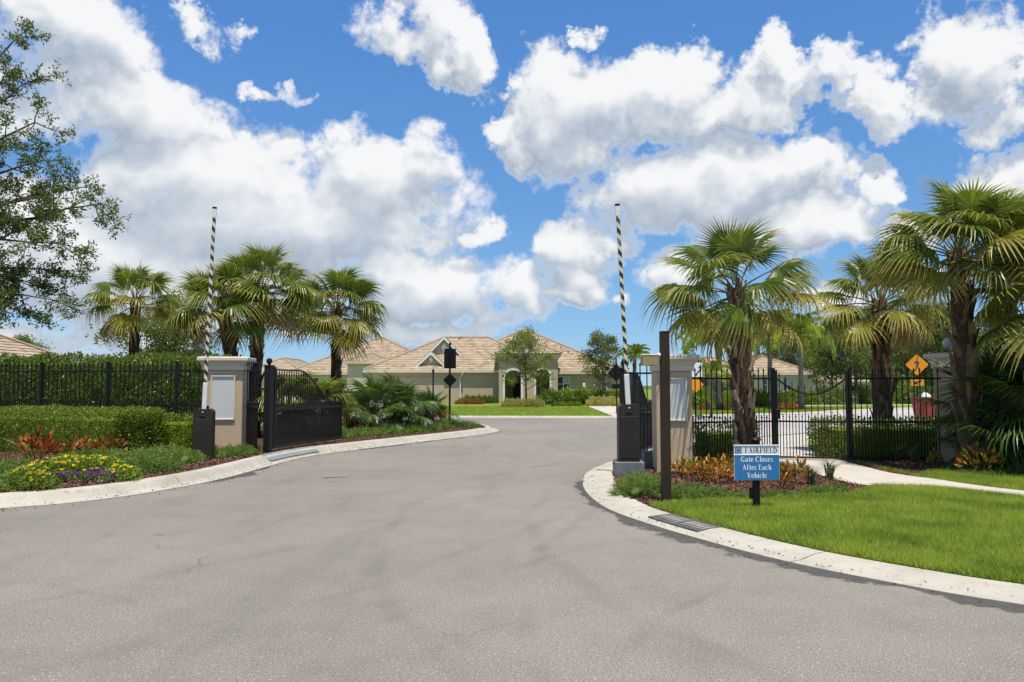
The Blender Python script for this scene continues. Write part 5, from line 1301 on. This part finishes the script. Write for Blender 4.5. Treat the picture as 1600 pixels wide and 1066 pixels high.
for i, px in enumerate((1100, 1130, 1160, 1222, 1236)): bush(px, 47.5, .5, .4, 'croton_dummy' if False else 'flowerbed', 'reddish low shrub at the feet of the feathery palms', 'low shrubs under the feathery palms', i)

# ---------------------------------------------------------------- turf and mulch (uncountable)
def turf(name, poly, n, z, label, seed, h=.075, w=.008):
    rng = np.random.default_rng(seed); q = scatter(poly, n, rng); d = np.hypot(q[:, 0], q[:, 1])
    mb = MB(); hh = h * (1 + .25 * np.sin(q[:, 0]*2.1) * np.sin(q[:, 1]*1.7))
    blades(mb, np.concatenate([q, np.full((len(q), 1), z - .006)], 1), 1., w, rng, 1.0) if False else blades(mb, np.concatenate([q, np.full((len(q), 1), z - .006)], 1), h, w, rng, 1.1)
    return tag(obj(name, mb, 'grass'), label, 'grass', None, 'stuff')
vis1 = [p for p in LAWN1 if p[0] < 7.5]
turf('grass', [p for p in near if p[0] < 5.6] + bed_edge + [p for p in wl2 if p[0] < 8] + [(8.6, 7.9), (7.2, 5.0)], 260000, ZR, 'bright mown lawn in front of the footpath', 1)
turf('grass', [edge2[0]] + [p for p in wu2 if p[0] < 9] + [(9.2, 12)] + edge2[::-1][1:-1], 60000, ZR, 'strip of lawn behind the footpath', 2)
def chips(name, poly, n, z, label, seed, L=.045, W=.018):
    rng = np.random.default_rng(seed); q = scatter(poly, n, rng); d = rng.normal(size=(len(q), 3)) * np.array([1, 1, .35]); d /= np.linalg.norm(d, axis=1, keepdims=True)
    mb = MB(); leaves(mb, np.concatenate([q, (z + rng.uniform(-.004, .022, len(q)))[:, None]], 1), d, L, W, rng, 0, .1); return tag(obj(name, mb, 'chips'), label, 'mulch', None, 'stuff')
chips('mulch_chips', [p for p in BEDL if p[1] < 16.5] + [(-5.6, 17.5), (-8, 16.4), (-13.5, 16.9), (-14, 9)], 42000, ZL, 'red-brown mulch chips around the kerbside flowers', 3)
chips('mulch_chips', [p for p in BEDL if 15.5 < p[1] < 27.5] + [(-2, 27.5), (-5.6, 20)], 26000, ZL, 'red-brown mulch chips below the open gate leaf', 4)
chips('mulch_chips', [p for p in rki if 9.5 <= p[1] < 15 and p[0] < 3] + [(3, 15), walk_up[0], walk_lo[2]] + bed_edge[::-1], 36000, ZR - .01, 'red-brown mulch chips around brown post and crotons', 5)
chips('mulch_chips', [p for p in walk_up if p[0] < edge2[0][0] + .02] + [edge2[0], edge2[1], (9.6, 12.9), (9.3, 15.6), (6.7, 15.9)], 34000, ZR - .01, 'red-brown mulch chips between the fence and the lawn strip', 6)
far_front = [p for p in FARi if -12 < p[0] < 24]
turf('grass', [p for p in far_front if -8.7 < p[0] < 4.7] + [(4.9, 38.2), (5.4, 55), (-8.9, 55)], 52000, .075, 'far mown lawn in front of the large house', 12, .06, .03)
turf('grass', [p for p in far_front if 9.2 < p[0]] + [(23, 54), (9.8, 54)], 40000, .075, 'far mown lawn under the feathery palms across the street', 13, .06, .03)
# leaf litter and grit swept into the gutters
def litter(line, n, label, seed, w=.5, bias=2.):
    rng = np.random.default_rng(seed); L = np.array(line); i = rng.integers(0, len(L) - 1, n); f = rng.random(n)[:, None]
    base = L[i] * (1 - f) + L[i+1] * f; nrm = np.stack([-(L[i+1]-L[i])[:, 1], (L[i+1]-L[i])[:, 0]], 1); nrm /= np.linalg.norm(nrm, axis=1, keepdims=True) + 1e-9
    q = base - nrm * (rng.random(n) ** bias * w - .16)[:, None]
    d = rng.normal(size=(n, 3)) * np.array([1, 1, .2]); d /= np.linalg.norm(d, axis=1, keepdims=True)
    off = np.sum((q - base) * nrm, 1); z = np.where(off > 0, .026, .009) + rng.uniform(0, .006, n)
    mb = MB(); leaves(mb, np.concatenate([q, z[:, None]], 1), d, .032, .014, rng, 0, .15); return tag(obj('leaf_litter', mb, 'chips'), label, 'litter', None, 'stuff')
litter([p for p in LK if p[0] > -9 and p[1] < 27], 1100, 'fallen leaf bits along the gutter of the gate-side kerb', 31)
litter([p for p in RK[::-1] if 4 < p[1] < 14 and p[0] < 6], 190, 'fallen leaf bits along the lawn-side gutter', 32, .3)
# ---------------------------------------------------------------- houses
def clip(poly, k, lo):   # keep b>=k (lo) or b<=k of (a,b) polygon
    out = []; n = len(poly)
    for i in range(n):
        p, q = poly[i], poly[(i+1) % n]; ip = (p[1] >= k) if lo else (p[1] <= k); iq = (q[1] >= k) if lo else (q[1] <= k)
        if ip: out.append(p)
        if ip != iq and abs(q[1]-p[1]) > 1e-9:
            s = (k - p[1]) / (q[1]-p[1]); out.append((p[0] + (q[0]-p[0])*s, k))
    return out
def roof_plane(mb, pts, row=.36, lift=.035):
    """one roof slope: courses of tiles, each lapping over the course below; first edge is the eave"""
    P = [Vector(p) for p in pts]; e = (P[1]-P[0]).normalized(); nrm = e.cross(P[2]-P[0]).normalized()
    if nrm.z < 0: nrm = -nrm
    s = nrm.cross(e).normalized()
    if s.z < 0: s = -s
    loc = [((p-P[0]).dot(e), (p-P[0]).dot(s)) for p in P]; top = max(b for _, b in loc); k = 0
    while k * row < top - .02:
        b0, b1 = k*row, min(top, (k+1)*row); q = clip(clip(loc, b0, True), b1 + .0, False); k += 1
        if len(q) < 3: continue
        V = []; U = []
        for a, b in q:
            l = lift * (1 - (b-b0)/row); V.append(tuple(P[0] + e*a + s*b + nrm*l)); U.append((a, b))
        f = tuple(range(len(V)))
        if (Vector(V[1])-Vector(V[0])).cross(Vector(V[2])-Vector(V[0])).dot(nrm) < 0: f = f[::-1]
        mb.add(V, [f], 0, U)
        lo = sorted([p for p in q if abs(p[1]-b0) < 1e-6])
        if len(lo) >= 2:
            A, B = lo[0], lo[-1]; w = [P[0]+e*A[0]+s*b0-nrm*.02, P[0]+e*B[0]+s*b0-nrm*.02, P[0]+e*B[0]+s*b0+nrm*lift, P[0]+e*A[0]+s*b0+nrm*lift]
            mb.add([tuple(x) for x in w], [(0,1,2,3)], 0, [(A[0], b0), (B[0], b0), (B[0], b0+.05), (A[0], b0+.05)])
def hip_roof(parent, x0, x1, y0, y1, z, slope, fascia=True, over=.32):
    x0 -= over; x1 += over; y0 -= over; y1 += over
    h = min(x1-x0, y1-y0) / 2; zr = z + h * slope
    if x1-x0 >= y1-y0: A, B = (x0+h, (y0+y1)/2, zr), (x1-h, (y0+y1)/2, zr)
    else: A, B = ((x0+x1)/2, y0+h, zr), ((x0+x1)/2, y1-h, zr)
    c = [(x0,y0,z),(x1,y0,z),(x1,y1,z),(x0,y1,z)]
    mb = MB()
    if x1-x0 >= y1-y0: pl = [[c[0],c[1],B,A],[c[1],c[2],B],[c[2],c[3],A,B],[c[3],c[0],A]]
    else: pl = [[c[0],c[1],A],[c[1],c[2],B,A],[c[2],c[3],B],[c[3],c[0],A,B]]
    for p in pl: roof_plane(mb, p)
    r = obj('roof', mb, 'tiles', parent)
    cap = MB(); up = Vector((0, 0, .05))
    for a, b in ((c[0],A),(c[3],A),(c[1],B if x1-x0 >= y1-y0 else A),(c[2],B),(A,B)):
        if (Vector(a)-Vector(b)).length > .1: cap.tube([tuple(Vector(a)+up), tuple(Vector(b)+up)], .085, 6)
    if not (x1-x0 >= y1-y0): cap.tube([tuple(Vector(c[3])+up), tuple(Vector(B)+up)], .085, 6)
    obj('ridge_cap', cap, 'tiles_cap', r)
    if fascia:
        fb = MB(); f = .02
        fb.box(x0-f, x1+f, y0-f-.02, y0-f+.04, z-.2, z+.012); fb.box(x0-f, x1+f, y1+f-.04, y1+f+.02, z-.2, z+.012)
        fb.box(x0-f-.02, x0-f+.04, y0+.041, y1-.041, z-.2, z+.012); fb.box(x1+f-.04, x1+f+.02, y0+.041, y1-.041, z-.2, z+.012)
        fb.box(x0+.05, x1-.05, y0+.05, y1-.05, z-.19, z-.17)
        obj('gutter', fb, 'trim', r)
    return r
def block(parent, x0, x1, y0, y1, z, mat='house_stucco'):
    mb = MB(); mb.box(x0, x1, y0, y1, 0, z - .03); return obj('wall', mb, mat, parent)
def window(parent, x, y, z, w, h, cols=2, rows=2, blind=True):
    """sash window on a wall facing the street: frame, glass, bars"""
    t = MB(); f = .07
    for a, b, q, r in ((x-w/2, x+w/2, z+h-f, z+h), (x-w/2, x+w/2, z, z+f), (x-w/2, x-w/2+f, z+f, z+h-f), (x+w/2-f, x+w/2, z+f, z+h-f)): t.box(a, b, y-.05, y-.001, q, r)
    o = obj('window', t, 'white', parent)
    for i in range(cols):
        for j in range(rows):
            m = MB(); a = x-w/2+f + (w-2*f) * i/cols; b = x-w/2+f + (w-2*f) * (i+1)/cols; c = z+f + (h-2*f)*j/rows; d = z+f + (h-2*f)*(j+1)/rows
            m.box(a+.02, b-.02, y-.022, y-.002, c+.02, d-.02); obj('pane', m, 'blind' if (blind and i == cols-1 and j == rows-1) else 'glass', o)
    m = MB()
    for i in range(1, cols): a = x-w/2+f + (w-2*f)*i/cols; m.box(a-.035, a+.035, y-.04, y-.003, z+f, z+h-f)
    for j in range(1, rows): c = z+f + (h-2*f)*j/rows; m.box(x-w/2+f, x+w/2-f, y-.036, y-.004, c-.025, c+.025)
    obj('bars', m, 'white', o)
    m = MB(); m.box(x-w/2-.06, x+w/2+.06, y-.09, y-.051, z-.08, z+.0); obj('sill', m, 'trim', o)
def gablet(parent, cx, w, y, z, h, depth):
    """small street-facing gable with stucco face, white rakes and a diamond vent"""
    mb = MB(); mb.rings([[(cx-w/2, y, z), (cx+w/2, y, z), (cx, y, z+h)], [(cx-w/2, y+.2, z), (cx+w/2, y+.2, z), (cx, y+.2, z+h)]]); g = obj('gable', mb, 'house_stucco', parent)
    o = .25; s = h / (w/2); zo = z - o*s
    rb = MB()
    for sg in (-1, 1):
        e0, e1, r1, r0 = (cx+sg*(w/2+o), y-.3, zo+.09), (cx+sg*(w/2+o), y+depth*.35, zo+.09), (cx, y+depth, z+h+.09), (cx, y-.3, z+h+.09)
        roof_plane(rb, [e0, e1, r1, r0])
    obj('gable_roof', rb, 'tiles', g)
    m = MB()
    for sg in (-1, 1):
        q = [(cx+sg*(w/2+o), zo-.16), (cx+sg*(w/2+o), zo+.08), (cx, z+h+.08), (cx, z+h-.2)]
        m.rings([[(a, y-.31, b) for a, b in q], [(a, y-.26, b) for a, b in q]])
    obj('rake_board', m, 'white', g)
    d = h * .26; m = MB(); q = [(cx-d*.75, z+h*.42), (cx, z+h*.42-d), (cx+d*.75, z+h*.42), (cx, z+h*.42+d)]; m.rings([[(a, y-.06, b) for a, b in q], [(a, y-.002, b) for a, b in q]]); obj('vent', m, 'white', g)
def arch_wall(parent, x0, x1, y, z1, th, ops, mat='house_stucco'):
    """front wall with round-headed openings: ops = (xa, xb, spring height)"""
    xs = {x0, x1}
    for a, b, s in ops: xs |= {a + (b-a) * (1 - cos(pi*k/14)) / 2 for k in range(15)}
    xs = sorted(xs); mb = MB()
    def bot(x, m):
        for a, b, s in ops:
            if a < m < b: r = (b-a)/2; return s + math.sqrt(max(0, r*r - (x-(a+b)/2)**2))
        return 0
    for p, q in zip(xs[:-1], xs[1:]):
        m = (p+q)/2; b0, b1 = bot(p, m), bot(q, m)
        mb.add([(p,y,b0),(q,y,b1),(q,y,z1),(p,y,z1),(p,y+th,b0),(q,y+th,b1),(q,y+th,z1),(p,y+th,z1)], [(0,1,2,3),(5,4,7,6),(4,5,1,0)])
    for a, b, s in ops: mb.add([(a,y,0),(a,y+th,0),(a,y+th,s),(a,y,s)], [(0,1,2,3)]); mb.add([(b,y,0),(b,y+th,0),(b,y+th,s),(b,y,s)], [(3,2,1,0)])
    mb.add([(x0,y,0),(x0,y+th,0),(x0,y+th,z1),(x0,y,z1)], [(3,2,1,0)]); mb.add([(x1,y,0),(x1,y+th,0),(x1,y+th,z1),(x1,y,z1)], [(0,1,2,3)])
    w = obj('wall', mb, mat, parent)
    for a, b, s in ops:
        c, r = (a+b)/2, (b-a)/2; rr = []
        prof = [(a, 0)] + [(c - r*cos(pi*k/14), s + r*sin(pi*k/14)) for k in range(15)] + [(b, 0)]
        for x, z in prof:
            if z <= 0 or z <= s and x in (a, b): d = Vector((-1 if x < c else 1, 0, 0))
            else: d = Vector((x-c, 0, z-s)).normalized()
            o = Vector((x, y, z)) + d * .17; i = Vector((x, y, z)) - d * .004
            rr.append([(i.x, y-.06, i.z), (o.x, y-.06, o.z), (o.x, y-.001, o.z), (i.x, y-.001, i.z)])
        m = MB(); m.rings(rr); obj('arch_trim', m, 'white', w)
    return w
GZ = .075
def big_house():
    t = thing('house', 'large taupe house with tan tile hips and an arched entry, beyond the lawn', 'house', (0, 0, GZ), 0, 'single storey tile-roofed houses')
    # garage wing
    block(t, -12.4, -.75, 66, 78, 2.75); hip_roof(t, -12.4, 3.8, 66, 78.1, 2.80, .5)
    gablet(t, xat(694, 68.6), 3.0, 68.6, 4.25, 1.55, 5.5); gablet(t, xat(673.5, 66.6), 2.2, 66.6, 3.3, 1.05, 3.)
    m = MB(); x = xat(719, 65.6); m.tube([(x+.25, 65.56, 2.62), (x+.22, 65.6, 2.45), (x, 65.93, 2.2), (x, 65.93, .1)], .055, 8); obj('downspout', m, 'white', t)
    m = MB(); m.box(-10.9, -5.8, 65.93, 65.998, 0, 2.2); g = obj('garage_door', m, 'house_stucco', t)
    for k in range(1, 4): m = MB(); m.box(-10.9, -5.8, 65.925, 65.9295, .55*k - .012, .55*k + .012); obj('groove', m, 'blind', g)
    # main block under the high roof
    block(t, .5, 9.6, 68, 86, 2.66); hip_roof(t, -7.2, 9.7, 68, 86, 2.70, .5)
    # entry
    arch_wall(t, -1.1, 3.82, 64.2, 3.68, .35, [(-.6, .75, 2.1), (2.0, 3.15, 2.3)])
    m = MB(); m.box(-1.1, -.75, 64.551, 67.9, 0, 3.68); m.box(3.47, 3.82, 64.551, 67.9, 0, 3.68); m.box(-.749, 3.469, 67.5, 67.85, 0, 3.68); obj('entry_wall', m, 'house_stucco', t)
    m = MB(); m.box(.1, 1.15, 67.43, 67.498, 0, 2.3); d = obj('front_door', m, 'dark_room', t); m = MB(); m.lathe([(.03, 0), (.03, .04), (.005, .05)], 8); m.xform(Matrix.Translation((1.02, 67.43, 1.05)) @ Matrix.Rotation(R(90), 4, 'X')); obj('handle', m, 'steel', d)
    m = MB()
    for o, z0, z1 in ((.06, 3.68, 3.80), (.14, 3.801, 3.95), (.26, 3.951, 4.16)): m.box(-1.1-o, 3.82+o, 64.2-o, 68+o, z0, z1)
    obj('cornice', m, 'trim', t)
    hip_roof(t, -1.1, 3.82, 64.2, 68.6, 4.17, .42, False, .36)
    window(t, xat(880, 68), 68, .95, 1.2, 1.35); window(t, xat(944, 68), 68, .95, .5, .9, 1, 2, False)
    m = MB(); m.bbox(xat(912, 68)-.12, xat(912, 68)+.12, 67.8, 67.998, 1.35, 1.7, .03); obj('wall_lamp', m, 'white', t)
    m = MB(); m.bbox(xat(928, 68)-.12, xat(928, 68)+.12, 67.86, 67.998, 1.2, 1.6, .02); obj('meter_box', m, 'grate_conc', t)
    for px, yy, zz in ((717, 71.5, 5.7), (719.5, 71.9, 5.85), (877, 72.2, 4.95), (888, 71.2, 4.5)): m = MB(); m.lathe([(.06, -.5), (.06, .16), (.085, .16), (.085, .24), (.01, .26)], 8, c=(xat(px, yy), yy, zz)); obj('vent_pipe', m, 'tiles_cap', t)
big_house()
def simple_house(label, x0, x1, y0, y1, extra=(), mat='pale_stucco', slope=.5, z=2.75, wins=(), lanai=None, gab=()):
    t = thing('house', label, 'house', (0, 0, GZ), 0, 'single storey tile-roofed houses')
    block(t, x0, x1, y0, y1, z, mat); hip_roof(t, x0, x1, y0, y1, z, slope)
    for (a, b, c, d, zz, s) in extra: block(t, a, b, c, d, zz, mat); hip_roof(t, a, b, c, d, zz, s)
    for (x, y, zz, w, h) in wins: window(t, x, y, zz, w, h)
    for q in gab: gablet(t, *q)
    if lanai:
        a, b, y, h = lanai; m = MB(); m.box(a, b, y, y+3, 0, h); l = obj('screen_porch', m, 'screen', t)
        for k in range(6): x = a + (b-a)*k/5; m = MB(); m.box(x-.04, x+.04, y-.05, y-.002, 0, h+.05); obj('mullion', m, 'bronze', l)
    return t
simple_house('pale house with broad tan roof between the gate palms and the large house', -21.8, -6.5, 76, 91, [(xat(543, 73), xat(609, 73), 73, 77, 3.75, .38)], wins=[(-19, 76, .9, 1.4, 1.4)])
simple_house('house with a pyramid tile roof seen above the open gate leaf', xat(388, 84), xat(470, 84), 84, 97, slope=.52, z=2.9)
simple_house('distant house with a small white gable behind the plaque pillar', xat(292, 105), xat(365, 105), 105, 116, slope=.45, z=3.4, gab=[(xat(321, 104), 2.4, 104.4, 3.9, 1.1, 3.)])
simple_house('house whose tiled roof end shows above the tall hedge below the oak', -38, -23.7, 33.5, 41, slope=.5, z=2.72, mat='house_stucco')
simple_house('pale green-white house with screened porch behind the feathery palms', xat(1150, 66), xat(1262, 66), 66, 79, [(xat(1082, 70), xat(1160, 70), 70, 84, 2.8, .52)], wins=[(xat(1198, 66), 66, .8, .75, 1.5), (xat(1229, 66), 66, .8, .75, 1.5)], lanai=(xat(1085, 66.5), xat(1143, 66.5), 66.5, 2.5), slope=.46, z=2.6)
simple_house('far house with a grey-tan roof low behind the pedestrian gate', xat(1292, 104), xat(1352, 104), 104, 116, slope=.32, z=2.2)
# the wood closing the view on the right, and garden greenery on the left
def wood(name, x0, x1, y0, y1, n, h, label, seed, mat='fartree'):
    rng = np.random.default_rng(seed); mb = MB(); m = n // 160
    c = np.stack([rng.uniform(x0, x1, m), rng.uniform(y0, y1, m), rng.uniform(.4, 1, m) * h], 1)
    i = np.repeat(np.arange(m), 160); d = rand_dirs(len(i), rng); pos = c[i] + d * np.array([1.5, 1.5, 1.1]) * rng.uniform(.5, 1, (len(i), 1)) * (.6 + .4 * rng.uniform(size=(m, 1)))[i]; pos[:, 2] = np.abs(pos[:, 2])
    low = np.stack([rng.uniform(x0, x1, n//3), rng.uniform(y0, y1, n//3), rng.uniform(0, h*.6, n//3)], 1); pos = np.concatenate([pos, low])
    leaves(mb, pos, rand_dirs(len(pos), rng, .3), .42, .26, rng); return tag(obj(name, mb, mat), label, 'wood', None, 'stuff')
wood('treeline', 34, 92, 112, 124, 30000, 5.0, 'distant tree belt behind the right-hand gardens', 1)
wood('treeline', -75, -22, 118, 128, 12000, 3.6, 'distant tree belt behind the left-hand roofs', 2)
